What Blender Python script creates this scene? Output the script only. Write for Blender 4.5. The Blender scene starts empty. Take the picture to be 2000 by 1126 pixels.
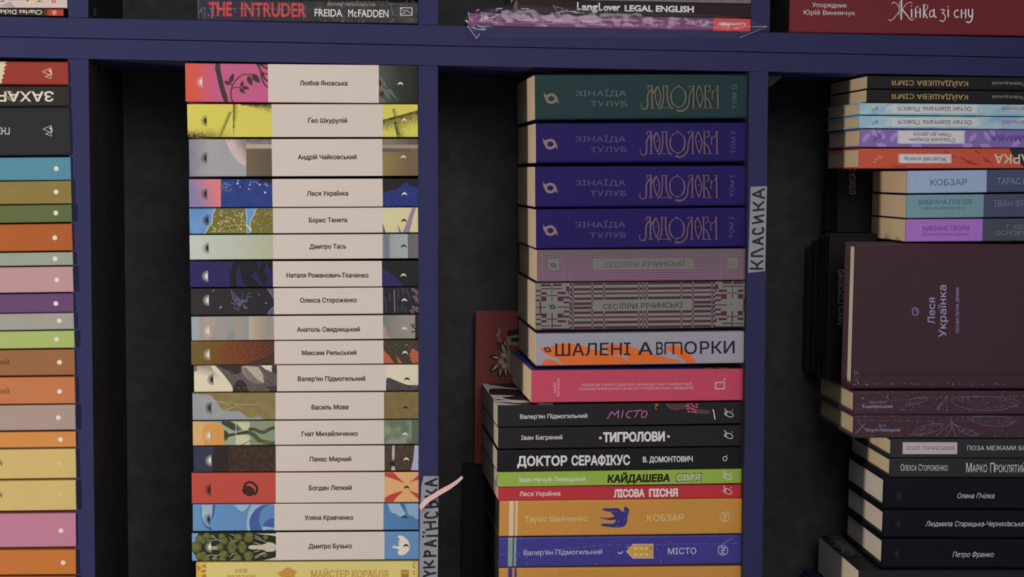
import bpy, math, random
from mathutils import Vector, Matrix, noise
from mathutils.geometry import tessellate_polygon, delaunay_2d_cdt

SC = bpy.context.scene
COL = bpy.context.collection
random.seed(7)

# ------------------------------------------------------------------ camera
FPX = 2900.0                       # focal length in pixels of the 2000 px wide frame
ZC = 1.272                         # distance from camera to the front plane of the bookcase
ROLL = 0.006
_dy = Vector((790 - 1000, 563 - 341, -FPX)).normalized()      # direction into the bookcase, in camera axes
_xc = Vector((-_dy.z, 0, _dy.x)).normalized()
_zc = _xc.cross(_dy)
_r = Matrix.Rotation(-ROLL, 3, 'Z')
_xc, _dyr, _zc = _r @ _xc, _r @ _dy, _r @ _zc
M = Matrix((_xc, _dyr, _zc))       # camera axes -> world axes
CAM = Vector((0, 0, 0))
_c = M @ Vector((0, 0, -1))
CAM = Vector((0, 0, 1.25)) - _c * (ZC / _c.y)
cd = bpy.data.cameras.new('camera'); cam = bpy.data.objects.new('camera', cd); COL.objects.link(cam)
cd.sensor_width = 36.0; cd.lens = 36.0 * FPX / 2000.0; cd.clip_start = 0.05
cam.matrix_world = Matrix.Translation(CAM) @ M.to_4x4()
SC.camera = cam

# ------------------------------------------------------------------ light and exposure
w = bpy.data.worlds.new('world'); SC.world = w; w.use_nodes = True
w.node_tree.nodes['Background'].inputs[0].default_value = (0.62, 0.66, 0.78, 1)
w.node_tree.nodes['Background'].inputs[1].default_value = 0.21

def area(name, loc, tgt, sx, sy, power, col, spread=180):
    l = bpy.data.lights.new(name, 'AREA'); l.shape = 'RECTANGLE'; l.size = sx; l.size_y = sy
    l.energy = power; l.color = col; l.spread = math.radians(spread)
    o = bpy.data.objects.new(name, l); COL.objects.link(o); o.location = loc
    o.rotation_euler = (Vector(tgt) - Vector(loc)).to_track_quat('-Z', 'Y').to_euler()
    return o
# a warm doorway light far out on one side, a cooler shop ceiling light above and behind the camera
area('side_lamp', (-1.42, -0.96, 1.16), (0.05, 0.0, 1.17), 0.12, 0.32, 13.5, (1.0, 0.86, 0.74))
area('ceiling_light', (0.15, -1.6, 2.05), (-0.5, 0.0, 1.1), 0.9, 0.8, 3.5, (1.0, 0.93, 0.86), 95)
SC.view_settings.view_transform = 'Standard'; SC.view_settings.look = 'None'
SC.view_settings.exposure = 0.0; SC.view_settings.gamma = 1.0
SC.view_settings.use_curve_mapping = False

# ------------------------------------------------------------------ colour helpers
EXP = 0.7                          # how bright a white sheet reads where the thing stands, set per stack
def lin(c): c = c / 255.0; return c / 12.92 if c <= 0.04045 else ((c + 0.055) / 1.055) ** 2.4
def K(r, g, b):
    e = EXP if isinstance(EXP, tuple) else (EXP,) * 3
    return tuple(min(0.88, max(0.0012, lin(v) / k)) for v, k in zip((r, g, b), e))
def mixc(a, b, t):
    t = 0 if t < 0 else 1 if t > 1 else t
    return tuple(x + (y - x) * t for x, y in zip(a, b))

# ------------------------------------------------------------------ materials (all node based)
MATS = {}
def pmat(name, rough=0.5, spec=0.5, bump=0.03, grain=700.0, var=0.06, metal=0.0, coat=0.0, vcol=True, col=None, stretch=None):
    m = bpy.data.materials.new(name); m.use_nodes = True; nt = m.node_tree; N = nt.nodes; L = nt.links
    b = N['Principled BSDF']
    b.inputs['Roughness'].default_value = rough; b.inputs['Specular IOR Level'].default_value = spec
    b.inputs['Metallic'].default_value = metal; b.inputs['Coat Weight'].default_value = coat
    tc = N.new('ShaderNodeTexCoord'); mp = N.new('ShaderNodeMapping')
    if stretch: mp.inputs['Scale'].default_value = stretch
    n1 = N.new('ShaderNodeTexNoise'); n1.inputs['Scale'].default_value = grain; n1.inputs['Detail'].default_value = 3
    L.new(tc.outputs['Object'], mp.inputs['Vector']); L.new(mp.outputs[0], n1.inputs['Vector'])
    n2 = N.new('ShaderNodeTexNoise'); n2.inputs['Scale'].default_value = 22; n2.inputs['Detail'].default_value = 5
    L.new(tc.outputs['Object'], n2.inputs['Vector'])
    ad = N.new('ShaderNodeMath'); ad.operation = 'ADD'; L.new(n1.outputs[0], ad.inputs[0]); L.new(n2.outputs[0], ad.inputs[1])
    mr = N.new('ShaderNodeMapRange'); mr.inputs['From Min'].default_value = 0.6; mr.inputs['From Max'].default_value = 1.4
    mr.inputs['To Min'].default_value = 1 - var; mr.inputs['To Max'].default_value = 1 + var
    L.new(ad.outputs[0], mr.inputs['Value'])
    vm = N.new('ShaderNodeVectorMath'); vm.operation = 'SCALE'
    if vcol:
        at = N.new('ShaderNodeAttribute'); at.attribute_name = 'Col'; L.new(at.outputs['Color'], vm.inputs[0])
    else:
        vm.inputs[0].default_value = col
    L.new(mr.outputs[0], vm.inputs['Scale']); L.new(vm.outputs[0], b.inputs['Base Color'])
    bp = N.new('ShaderNodeBump'); bp.inputs['Strength'].default_value = bump; bp.inputs['Distance'].default_value = 0.0006
    L.new(n1.outputs[0], bp.inputs['Height']); L.new(bp.outputs[0], b.inputs['Normal'])
    MATS[name] = m; return m
pmat('matte_cover', 0.6, 0.22, 0.05)
pmat('ink', 0.55, 0.22, 0.02, var=0.05)
pmat('gloss_cover', 0.35, 0.3, 0.03, grain=300)
pmat('gloss_ink', 0.35, 0.3, 0.02, grain=300)
pmat('foil', 0.32, 0.5, 0.05, metal=0.55)
pmat('page_edges', 0.75, 0.2, 0.3, grain=60, var=0.07, stretch=(0.25, 0.25, 42))
pmat('laminate', 0.6, 0.14, 0.12, grain=900, var=0.05)
pmat('dark_panel', 0.7, 0.25, 0.3, grain=90, var=0.35)
pmat('paper', 0.8, 0.2, 0.3, grain=180, var=0.12)
pmat('metal', 0.35, 0.5, 0.02, metal=0.9)
def film(name, amt, bscale, bstr, rough=0.07, fac=0.6, stretch=(1, 1, 1)):
    m = bpy.data.materials.new(name); m.use_nodes = True; nt = m.node_tree; N = nt.nodes; L = nt.links
    for n in list(N): N.remove(n)
    out = N.new('ShaderNodeOutputMaterial'); mx = N.new('ShaderNodeMixShader'); tr = N.new('ShaderNodeBsdfTransparent')
    gl = N.new('ShaderNodeBsdfPrincipled'); gl.inputs['Base Color'].default_value = (0.75, 0.78, 0.85, 1)
    gl.inputs['Roughness'].default_value = rough; gl.inputs['Specular IOR Level'].default_value = 1.0; gl.inputs['Metallic'].default_value = 0.9
    tc = N.new('ShaderNodeTexCoord'); mp = N.new('ShaderNodeMapping'); mp.inputs['Scale'].default_value = stretch
    n1 = N.new('ShaderNodeTexNoise'); n1.inputs['Scale'].default_value = bscale; n1.inputs['Detail'].default_value = 3
    n1.inputs['Distortion'].default_value = 0.8
    L.new(tc.outputs['Object'], mp.inputs['Vector']); L.new(mp.outputs[0], n1.inputs['Vector'])
    bp = N.new('ShaderNodeBump'); bp.inputs['Strength'].default_value = bstr; bp.inputs['Distance'].default_value = 0.002
    L.new(n1.outputs[0], bp.inputs['Height']); L.new(bp.outputs[0], gl.inputs['Normal'])
    lw = N.new('ShaderNodeLayerWeight'); lw.inputs['Blend'].default_value = 0.25; L.new(bp.outputs[0], lw.inputs['Normal'])
    mm = N.new('ShaderNodeMath'); mm.operation = 'MULTIPLY_ADD'; mm.inputs[1].default_value = fac; mm.inputs[2].default_value = amt
    L.new(lw.outputs['Facing'], mm.inputs[0]); 
    L.new(mm.outputs[0], mx.inputs[0]); L.new(tr.outputs[0], mx.inputs[1]); L.new(gl.outputs[0], mx.inputs[2])
    L.new(mx.outputs[0], out.inputs['Surface']); MATS[name] = m; return m
film('shrink_film', 0.015, 200, 0.45, 0.14, fac=0.16, stretch=(1, 1, 0.35))
film('bag_film', 0.07, 60, 0.4, 0.24, fac=0.13)

# ------------------------------------------------------------------ object helpers
def mesh_obj(name, V, F, cols, mat, parent=None, mats=None, smooth=False):
    """cols: one colour for all, or a list with one colour (or a list of corner colours) per face"""
    me = bpy.data.meshes.new(name); me.from_pydata([tuple(v) for v in V], [], F)
    me.materials.append(MATS[mat])
    at = me.color_attributes.new('Col', 'FLOAT_COLOR', 'CORNER')
    buf = []
    one = not isinstance(cols, list)
    for i, p in enumerate(me.polygons):
        c = cols if one else cols[i]
        if isinstance(c, list):
            for k in range(p.loop_total): buf += [*c[k], 1.0]
        else: buf += [*c, 1.0] * p.loop_total
    at.data.foreach_set('color', buf)
    o = bpy.data.objects.new(name, me); COL.objects.link(o)
    if parent: o.parent = parent
    if smooth: me.shade_smooth()
    return o
def tag(o, label=None, cat=None, group=None, kind=None):
    if label: o['label'] = label
    if cat: o['category'] = cat
    if group: o['group'] = group
    if kind: o['kind'] = kind
    return o
def frame_empty(name, O, ex, ey, ez):
    o = bpy.data.objects.new(name, None); COL.objects.link(o)
    o.empty_display_size = 0.02
    m = Matrix((ex, ey, ez)).transposed().to_4x4(); m.translation = O
    o.matrix_world = m; return o
def ray(px, py):
    return M @ Vector(((px - 1000) / FPX, (563 - py) / FPX, -1.0))
def hit(px, py, P, n):
    d = ray(px, py); return CAM + d * ((P - CAM).dot(n) / d.dot(n))
def at(px, py, Y=0.0):
    return hit(px, py, Vector((0, Y, 0)), Vector((0, 1, 0)))
BOXF = [(0, 1, 2, 3), (7, 6, 5, 4), (0, 4, 5, 1), (1, 5, 6, 2), (2, 6, 7, 3), (3, 7, 4, 0)]
def box_v(x0, x1, y0, y1, z0, z1):
    return [(x0, y0, z0), (x0, y0, z1), (x1, y0, z1), (x1, y0, z0), (x0, y1, z0), (x0, y1, z1), (x1, y1, z1), (x1, y1, z0)]
def prism(poly, x0, x1):
    n = len(poly); V = [(x0, y, z) for y, z in poly] + [(x1, y, z) for y, z in poly]
    F = [(i, (i + 1) % n, n + (i + 1) % n, n + i) for i in range(n)]
    t = tessellate_polygon([[Vector((y, z, 0)) for y, z in poly]])
    F += [tuple(x) for x in t] + [tuple(n + k for k in reversed(x)) for x in t]
    return V, F

# ------------------------------------------------------------------ lettering: outlines of the built-in font, filled cleanly
_TC = {}
def glyphs(s, off, serif=0.0):
    key = (s, off, serif)
    if key in _TC: return _TC[key]
    c = bpy.data.curves.new('tmp', 'FONT'); c.body = s; off *= 0.45; c.fill_mode = 'NONE'; c.resolution_u = 3
    o = bpy.data.objects.new('tmp', c); me = o.to_mesh()
    vs = [(v.co.x, v.co.y) for v in me.vertices]
    nxt = {}
    for e in me.edges:
        a, b = e.vertices; nxt.setdefault(a, []).append(b); nxt.setdefault(b, []).append(a)
    seen = set(); loops = []
    for i in range(len(vs)):
        if i in seen or i not in nxt: continue
        lp = [i]; seen.add(i); cur = i; prev = -1
        while True:
            cand = [k for k in nxt[cur] if k != prev and k not in seen]
            if not cand: break
            k = cur + 1 if cur + 1 in cand else cand[0]
            prev = cur; cur = k; seen.add(k); lp.append(k)
        if len(lp) > 2:
            q = [vs[k] for k in lp]
            loops.append(q)
    o.to_mesh_clear(); bpy.data.objects.remove(o); bpy.data.curves.remove(c)
    # group the contours by overlap so that each delaunay call stays small
    items = []
    for lp in loops:
        xs = [p[0] for p in lp]; ys = [p[1] for p in lp]
        items.append([min(xs), max(xs), min(ys), max(ys), [lp]])
    items.sort(key=lambda t: t[0]); groups = []
    for it in items:
        if groups and it[0] < groups[-1][1] - 1e-4:
            g = groups[-1]; g[1] = max(g[1], it[1]); g[4] += it[4]
        else: groups.append(it)
    tris = []
    for g in groups:
        if off:                                        # embolden: push every outline point outwards
            ar = lambda p: sum(p[i][0] * p[(i + 1) % len(p)][1] - p[(i + 1) % len(p)][0] * p[i][1] for i in range(len(p)))
            sg = -1 if max((ar(lp) for lp in g[4]), key=abs) > 0 else 1
            out = []
            for q in g[4]:
                n = len(q); nn = []
                for j in range(n):
                    x0, y0 = q[j - 1]; x1, y1 = q[j]; x2, y2 = q[(j + 1) % n]
                    ax, ay, bx, by = x1 - x0, y1 - y0, x2 - x1, y2 - y1
                    la = math.hypot(ax, ay) or 1e-9; lb = math.hypot(bx, by) or 1e-9
                    ux, uy = -ay / la, ax / la; vx, vy = -by / lb, bx / lb
                    k = max(1 + ux * vx + uy * vy, 0.5)
                    nn.append((x1 + sg * off * (ux + vx) / k, y1 + sg * off * (uy + vy) / k))
                out.append(nn)
            g[4] = out
        co = []; edges = []
        for lp in g[4]:
            k = len(co); co += [Vector(p) for p in lp]; edges += [(k + i, k + (i + 1) % len(lp)) for i in range(len(lp))]
        V2, E2, F2, ov, oe, of = delaunay_2d_cdt(co, edges, [], 0, 1e-6, False)
        segs = [(a[0], a[1], b[0], b[1]) for lp in g[4] for a, b in zip(lp, lp[1:] + lp[:1]) if a[1] != b[1]]
        for f in F2:
            cx = sum(V2[k].x for k in f) / len(f); cy = sum(V2[k].y for k in f) / len(f); wn = 0
            for x0, y0, x1, y1 in segs:
                if y0 <= cy < y1 or y1 <= cy < y0:
                    if x0 + (cy - y0) / (y1 - y0) * (x1 - x0) > cx: wn += 1 if y1 > y0 else -1
            if wn: tris.append([(V2[k].x, V2[k].y) for k in f])
    cap = 0.7
    if serif:
        for lp in loops:
            for i in range(len(lp)):
                a, b = lp[i], lp[(i + 1) % len(lp)]
                L = abs(a[0] - b[0])
                if abs(a[1] - b[1]) < 0.004 and 0.02 < L < 0.16:
                    y = a[1]; xm = (a[0] + b[0]) / 2
                    for lvl, sgn in ((0.0, 1), (0.73, -1), (0.55, -1)):
                        if abs(y - lvl) < 0.035:
                            h = L / 2 + serif; t = 0.035 * sgn
                            tris.append([(xm - h, y), (xm + h, y), (xm + h, y + t), (xm - h, y + t)])
    xs = [p[0] for t in tris for p in t]
    res = (tris, min(xs) if xs else 0, max(xs) if xs else 1, 0.73)
    _TC[key] = res; return res

def chaikin(pts, closed=False, n=2):
    for _ in range(n):
        new = [] if closed else [pts[0]]; m = len(pts)
        for i in range(m if closed else m - 1):
            a, b = pts[i], pts[(i + 1) % m]
            new.append((a[0] * .75 + b[0] * .25, a[1] * .75 + b[1] * .25)); new.append((a[0] * .25 + b[0] * .75, a[1] * .25 + b[1] * .75))
        if not closed: new.append(pts[-1])
        pts = new
    return pts
# ------------------------------------------------------------------ print on a flat or rounded face, drawn in photo pixels on that face
def clip(poly, ax, lim, sgn):
    out = []
    n = len(poly)
    for i in range(n):
        a, b = poly[i], poly[(i + 1) % n]
        da, db = sgn * (lim - a[0][ax]), sgn * (lim - b[0][ax])
        if da >= 0: out.append(a)
        if (da > 0 and db < 0) or (da < 0 and db > 0):
            t = da / (da - db)
            out.append(((a[0][0] + (b[0][0] - a[0][0]) * t, a[0][1] + (b[0][1] - a[0][1]) * t), mixc(a[1], b[1], t)))
    return out
class Art:
    """a printed layer: mesh collected in the local axes of one face of a book"""
    def __init__(s, root, P, u, v, n, wid, hei, r=0.0):
        # local plane: origin P, axes u (right), v (up), outward normal n; r = rounding of the top and bottom edges
        s.root = root; s.P = Vector(P); s.u = Vector(u); s.v = Vector(v); s.n = Vector(n); s.w = wid; s.h = hei; s.r = r
        m = root.matrix_world; s.Pw = m @ s.P; R = m.to_3x3(); s.uw = R @ s.u; s.vw = R @ s.v; s.nw = R @ s.n
        s.V = []; s.F = []; s.C = []; s.layer = 0; s.clipx = None
        s.parts = {}
    def uv(s, p):
        q = hit(p[0], p[1], s.Pw, s.nw) - s.Pw
        return (q.dot(s.uw), q.dot(s.vw))
    def prof(s, v):
        if s.r <= 0: return 0.0
        d = max(s.r - v, v - (s.h - s.r), 0.0)
        return s.r - math.sqrt(max(0.0, s.r * s.r - min(d, s.r) ** 2))
    def raw(s, pts, cols, bands=True):
        """pts: uv points"""
        poly = [(p, c) for p, c in zip(pts, cols)]
        us = [p[0] for p in pts]; vs = [p[1] for p in pts]
        if min(us) < 0: poly = clip(poly, 0, 0.0, -1)
        if poly and max(us) > s.w: poly = clip(poly, 0, s.w, 1)
        if poly and min(vs) < 0: poly = clip(poly, 1, 0.0, -1)
        if poly and max(vs) > s.h: poly = clip(poly, 1, s.h, 1)
        if len(poly) < 3: return
        pieces = [poly]
        if s.r > 0 and (min(vs) < s.r or max(vs) > s.h - s.r):
            for lv in (s.r * .13, s.r * .45, s.r, s.h - s.r, s.h - s.r * .45, s.h - s.r * .13):
                nxt = []
                for q in pieces:
                    ys = [a[0][1] for a in q]
                    if min(ys) < lv - 1e-7 and max(ys) > lv + 1e-7: nxt += [clip(q, 1, lv, 1), clip(q, 1, lv, -1)]
                    else: nxt.append(q)
                pieces = nxt
        off = 0.00006 + s.layer * 0.000008
        for q in pieces:
            if len(q) < 3: continue
            b = len(s.V)
            for (x, y), c in q:
                s.V.append(s.P + s.u * x + s.v * y + s.n * (off - s.prof(y)))
            if len(q) > 4:
                for t in tessellate_polygon([[Vector((a[0][0], a[0][1], 0)) for a in q]]):
                    s.F.append(tuple(b + k for k in t)); s.C.append([q[k][1] for k in t])
            else:
                s.F.append(tuple(range(b, b + len(q)))); s.C.append([a[1] for a in q])
    def poly(s, c, pts, keep=False):
        s.raw([s.uv(p) for p in pts], [c] * len(pts))
        if not keep: s.layer += 1
    def tri_poly(s, c, pts):
        """concave outline, its corners rounded except where it meets the edge of the face"""
        uvs = [s.uv(p) for p in pts]
        if len(uvs) >= 6:
            g = 0.0012
            for rnd in (0, 1):
                new = []; n = len(uvs)
                for i in range(n):
                    a, b, c_ = uvs[i - 1], uvs[i], uvs[(i + 1) % n]
                    if b[0] < g or b[0] > s.w - g or b[1] < g or b[1] > s.h - g: new.append(b); continue
                    t = 0.24
                    new.append((b[0] + (a[0] - b[0]) * t, b[1] + (a[1] - b[1]) * t)); new.append((b[0] + (c_[0] - b[0]) * t, b[1] + (c_[1] - b[1]) * t))
                uvs = new
        for t in tessellate_polygon([[Vector((a[0], a[1], 0)) for a in uvs]]):
            s.raw([uvs[k] for k in t], [c] * 3)
        s.layer += 1
    def rect(s, c, x0, y0, x1, y1, keep=False):
        s.poly(c, [(x0, y0), (x1, y0), (x1, y1), (x0, y1)], keep)
    def fill(s, c, x0=None, x1=None, c2=None):
        """whole height of the face between two pixel columns"""
        a = 0.0 if x0 is None else s.uv((x0, s.midy))[0]; b = s.w if x1 is None else s.uv((x1, s.midy))[0]
        c2 = c2 or c
        s.raw([(a, 0), (b, 0), (b, s.h), (a, s.h)], [c, c2, c2, c]); s.layer += 1
    def patch(s, x0, y0, x1, y1, nx, ny, fn):
        P = [[s.uv((x0 + (x1 - x0) * i / nx, y0 + (y1 - y0) * j / ny)) for i in range(nx + 1)] for j in range(ny + 1)]
        Q = [[fn(x0 + (x1 - x0) * i / nx, y0 + (y1 - y0) * j / ny) for i in range(nx + 1)] for j in range(ny + 1)]
        for j in range(ny):
            for i in range(nx):
                s.raw([P[j][i], P[j][i + 1], P[j + 1][i + 1], P[j + 1][i]], [Q[j][i], Q[j][i + 1], Q[j + 1][i + 1], Q[j + 1][i]])
        s.layer += 1
    def line(s, c, wd, pts, closed=False, w2=None, caps=True):
        """a stroke wd pixels wide (tapering to w2)"""
        n = len(pts); sc = 1.0 / 2280.0
        uvs = [s.uv(p) for p in pts]
        if closed: uvs.append(uvs[0]); n += 1
        for i in range(n - 1):
            a, b = uvs[i], uvs[i + 1]; dx, dy = b[0] - a[0], b[1] - a[1]; L = math.hypot(dx, dy)
            if L < 1e-9: continue
            wa = wd if w2 is None else wd + (w2 - wd) * i / (n - 1); wb = wd if w2 is None else wd + (w2 - wd) * (i + 1) / (n - 1)
            nx, ny = -dy / L * sc / 2, dx / L * sc / 2
            s.raw([(a[0] - nx * wa, a[1] - ny * wa), (b[0] - nx * wb, b[1] - ny * wb), (b[0] + nx * wb, b[1] + ny * wb), (a[0] + nx * wa, a[1] + ny * wa)], [c] * 4)
            if caps and wd > 1.2:
                s.layer += 0.3; s._disc(c, b, wb * sc / 2, 8); s.layer += 0.3
                if i == 0: s._disc(c, a, wa * sc / 2, 8); s.layer += 0.3
            else: s.layer += 0.25
        s.layer += 1
    def _disc(s, c, q, r, k=20, ry=None):
        ry = ry or r
        s.raw([(q[0] + r * math.cos(2 * math.pi * i / k), q[1] + ry * math.sin(2 * math.pi * i / k)) for i in range(k)], [c] * k)
    def disc(s, c, x, y, r, ry=None, k=20, keep=False):
        s._disc(c, s.uv((x, y)), r / 2280.0, k, (ry or r) / 2280.0)
        if not keep: s.layer += 1
    def ell(s, c, x, y, rx, ry, ang=0, k=14):
        a = math.radians(ang); ca, sa = math.cos(a), math.sin(a)
        s.poly(c, [(x + rx * math.cos(t) * ca - ry * math.sin(t) * sa, y + rx * math.cos(t) * sa + ry * math.sin(t) * ca)
                   for t in [2 * math.pi * i / k for i in range(k)]])
    def leaf(s, c, x0, y0, x1, y1, wd):
        dx, dy = x1 - x0, y1 - y0; L = math.hypot(dx, dy) or 1; nx, ny = -dy / L, dx / L
        up = []; dn = []
        for t in (0, .15, .35, .6, .8, 1):
            h = wd / 2 * math.sin(math.pi * t ** 0.8)
            up.append((x0 + dx * t + nx * h, y0 + dy * t + ny * h)); dn.append((x0 + dx * t - nx * h, y0 + dy * t - ny * h))
        s.poly(c, up + dn[::-1][1:-1])
    def speck(s, c, x0, y0, x1, y1, n, size, dens=None, asp=1.0):
        for i in range(n):
            x = random.uniform(x0, x1); y = random.uniform(y0, y1)
            if dens and random.random() > dens(x, y): continue
            r = size * random.uniform(.5, 1.2); a = random.uniform(0, 3.1)
            s.layer += 0.15 if i % 2 else -0.15
            s.poly(c, [(x + r * asp * math.cos(a), y + r * math.sin(a)), (x - r * .6 * math.sin(a), y + r * .6 * math.cos(a)), (x - r * asp * math.cos(a), y - r * math.sin(a)),
                       (x + r * .6 * math.sin(a), y - r * .6 * math.cos(a))], True)
        s.layer += 1
    def text(s, t, c, xl, xr, yb, cap, off=0.018, rot=0, shear=0.0, serif=0.0, yb2=None):
        """rot 0: from xl to xr on the baseline yb (yb2 at the far end), cap height cap.
        rot 180: upside down, the first letter at xr. rot 90: running up the face from yb (bottom) to yb2 (top), baseline at x = xr, cap height cap"""
        tr, a, b, ch = glyphs(t, off, serif)
        if rot == 0: O = (xl, yb); X = (xr, yb if yb2 is None else yb2); Yv = (0, -cap)
        elif rot == 180: O = (xr, yb); X = (xl, yb if yb2 is None else yb2); Yv = (0, cap)
        elif rot == 90: O = (xr, yb); X = (xr if xl is None else xl, yb2); Yv = (-cap, 0)
        o = s.uv(O); x = s.uv(X); y = s.uv((O[0] + Yv[0], O[1] + Yv[1]))
        ux, uy = (x[0] - o[0]) / (b - a), (x[1] - o[1]) / (b - a); vx, vy = (y[0] - o[0]) / ch, (y[1] - o[1]) / ch
        for f in tr:
            p = []
            for (gx, gy) in f:
                g = gx - a + shear * gy
                p.append((o[0] + ux * g + vx * gy, o[1] + uy * g + vy * gy))
            s.raw(p, [c] * len(p))
        s.layer += 1
    def flush(s, name, mat='ink'):
        """close the layer collected so far as one part of the book"""
        if s.V: mesh_obj(name, s.V, s.F, s.C, mat, s.root)
        s.V = []; s.F = []; s.C = []

class Book: pass
def book(label, q, Y=0.0, depth=0.13, yaw=0.0, cover=(.5, .5, .5), kind='hard', r=0.0012, pages=None, group=None, name='book', mat='matte_cover',
         board=0.0022, gap=0.0002, inset=0.003, wrap=False, open_end=None, cat='book'):
    """q = (x left, x right, y top at left, y top at right, y bottom at left, y bottom at right) of the spine in photo pixels"""
    xl, xr, ytl, ytr, ybl, ybr = q
    a = math.radians(yaw); n = Vector((math.sin(a), -math.cos(a), 0))
    P0 = at(xl, (ytl + ybl) / 2, Y)
    TL, TR, BL, BR = hit(xl, ytl, P0, n), hit(xr, ytr, P0, n), hit(xl, ybl, P0, n), hit(xr, ybr, P0, n)
    mL, mR = (TL + BL) / 2, (TR + BR) / 2
    ex = (mR - mL).normalized(); ey = (-n); ez = ex.cross(ey).normalized()
    wid = (mR - mL).length; h = ((TL - BL).dot(ez) + (TR - BR).dot(ez)) / 2 - gap
    O = (mL + mR) / 2 - ez * h / 2
    B = Book(); B.root = root = frame_empty(name, O, ex, ey, ez)
    tag(root, label, cat, group)
    build_book(B, root, wid, depth, h, cover, kind, r, pages, mat, board, inset, wrap)
    B.art = Art(root, (-wid / 2, 0, 0), (1, 0, 0), (0, 0, 1), (0, -1, 0), wid, h, r); B.art.midy = (ytl + ybl + ytr + ybr) / 4
    B.top = Art(root, (-wid / 2, 0, h), (1, 0, 0), (0, 1, 0), (0, 0, 1), wid, depth)
    B.w, B.h, B.d = wid, h, depth
    return B
def build_book(B, root, wid, depth, h, cover, kind, r, pages, mat, board, inset, wrap):
    t = board if kind == 'hard' else 0.0004
    k = 5; P = []
    P.append((depth, h))
    for i in range(k + 1):
        a = math.pi / 2 * i / k; P.append((r - r * math.sin(a), h - r + r * math.cos(a)))
    for i in range(k + 1):
        a = math.pi / 2 * i / k; P.append((r - r * math.cos(a), r - r * math.sin(a)))
    P.append((depth, 0)); P.append((depth, t)); tt = t + r * 0.4; P.append((tt, t)); P.append((tt, h - t)); P.append((depth, h - t))
    V, F = prism(P, -wid / 2, wid / 2)
    mesh_obj('cover', V, F, cover, mat, root)
    e = inset if kind == 'hard' else 0.00025
    pc = pages or (0.55, 0.47, 0.36)
    y1 = depth - (inset if kind == 'hard' else 0.0003)
    # page block with a faintly uneven outline
    V = box_v(-wid / 2 + e, wid / 2 - e, tt + 0.0001, y1, t + 0.00005, h - t - 0.00005)
    mesh_obj('page_block', V, BOXF, pc, 'page_edges', root)
    if wrap:
        o = 0.0005; x0, x1 = -wid / 2 - o, wid / 2 + o
        pts = [(depth, -0.00012), (0.0006, -0.00012), (-o, r), (-o, h - r), (0.0006, h + 0.00012), (depth, h + 0.00012)]
        nx = 46; V = []; F = []; m = len(pts)
        for i in range(nx + 1):
            for j, (y, z) in enumerate(pts):
                jit = 0.0003 * noise.noise(Vector((i * .9, j * 1.7, h * 900))) if 1 < j < 4 else 0
                V.append((x0 + (x1 - x0) * i / nx, y + jit, z))
        for i in range(nx):
            for j in range(m - 1): F.append((i * m + j, i * m + j + 1, (i + 1) * m + j + 1, (i + 1) * m + j))
        F.append(tuple(range(m))); F.append(tuple(nx * m + j for j in reversed(range(m))))
        mesh_obj('shrink_wrap', V, F, (1, 1, 1), 'shrink_film', root)

# ================================================================== THE BOOKCASE
DEPTH = 0.152
bc = frame_empty('bookcase', Vector((0, 0, at(1000, 1225).z - 0.018)), Vector((1, 0, 0)), Vector((0, 1, 0)), Vector((0, 0, 1)))
tag(bc, 'tall blue laminate bookcase with dark inner panels, holding every stack of books', 'bookcase')
BI = bc.matrix_world.inverted()
EXP = 0.62
BLUE = (0.036, 0.039, 0.122); DARK = (0.018, 0.018, 0.02)
def slab(name, TL, TR, BR, BL, y0, y1, col, mat, parent=bc, bev=0.0006):
    """a board whose front outline is given by four photo pixels, from depth y0 to y1, with eased front edges"""
    c = [at(*p, 0.0) for p in (TL, TR, BR, BL)]; m = sum(c, Vector()) / 4
    inn = [p + (m - p).normalized() * bev for p in c]
    V = [(p.x, y0, p.z) for p in inn] + [(p.x, y0 + bev, p.z) for p in c] + [(p.x, y1, p.z) for p in c]
    F = [(3, 2, 1, 0)] + [(i, (i + 1) % 4, 4 + (i + 1) % 4, 4 + i) for i in range(4)] + [(4 + i, 4 + (i + 1) % 4, 8 + (i + 1) % 4, 8 + i) for i in range(4)] + [(8, 9, 10, 11)]
    V = [tuple(BI @ Vector(v)) for v in V] if parent is bc else V
    o = mesh_obj(name, V, F, col, mat)
    if parent is bc: o.parent = bc
    else:
        o.data.transform(BI); o.parent = parent
    return o
def X(y, a, ya, b, yb): return a + (b - a) * (y - ya) / (yb - ya)
YB = 1266
TOPE = lambda x: 32 + 0.0207 * x            # top edge of the upper board
SEAM = lambda x: 71.4 + 0.0205 * x
BOTE = lambda x: 111.5 + 0.01875 * x
XL, XR = -560, 2150
slab('shelf_board', (XL, TOPE(XL)), (XR, TOPE(XR)), (XR, SEAM(XR) - .8), (XL, SEAM(XL) - .8), 0.0, DEPTH, BLUE, 'laminate')
slab('shelf_board', (XL, SEAM(XL) + .8), (XR, SEAM(XR) + .8), (XR, BOTE(XR)), (XL, BOTE(XL)), 0.0004, DEPTH, BLUE, 'laminate')
slab('shelf_board', (XL, 1226), (XR, 1216), (XR, 1256), (XL, 1266), 0.0, DEPTH, BLUE, 'laminate')
slab('shelf_board', (XL, -660), (XR, -620), (XR, -580), (XL, -620), 0.0, DEPTH, BLUE, 'laminate')
def upright(lt, rt, yt, lb, rb, yb, parent=bc):
    o = slab('upright', (lt, yt), (rt, yt), (rb, yb), (lb, yb), 0.0012, DEPTH, DARK, 'dark_panel')
    e = slab('edge_strip', (lt, yt), (rt, yt), (rb, yb), (lb, yb), 0.0, 0.0013, BLUE, 'laminate', parent=o)
    return o
def post(ls, yl, rs, yr2):
    pass
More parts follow.
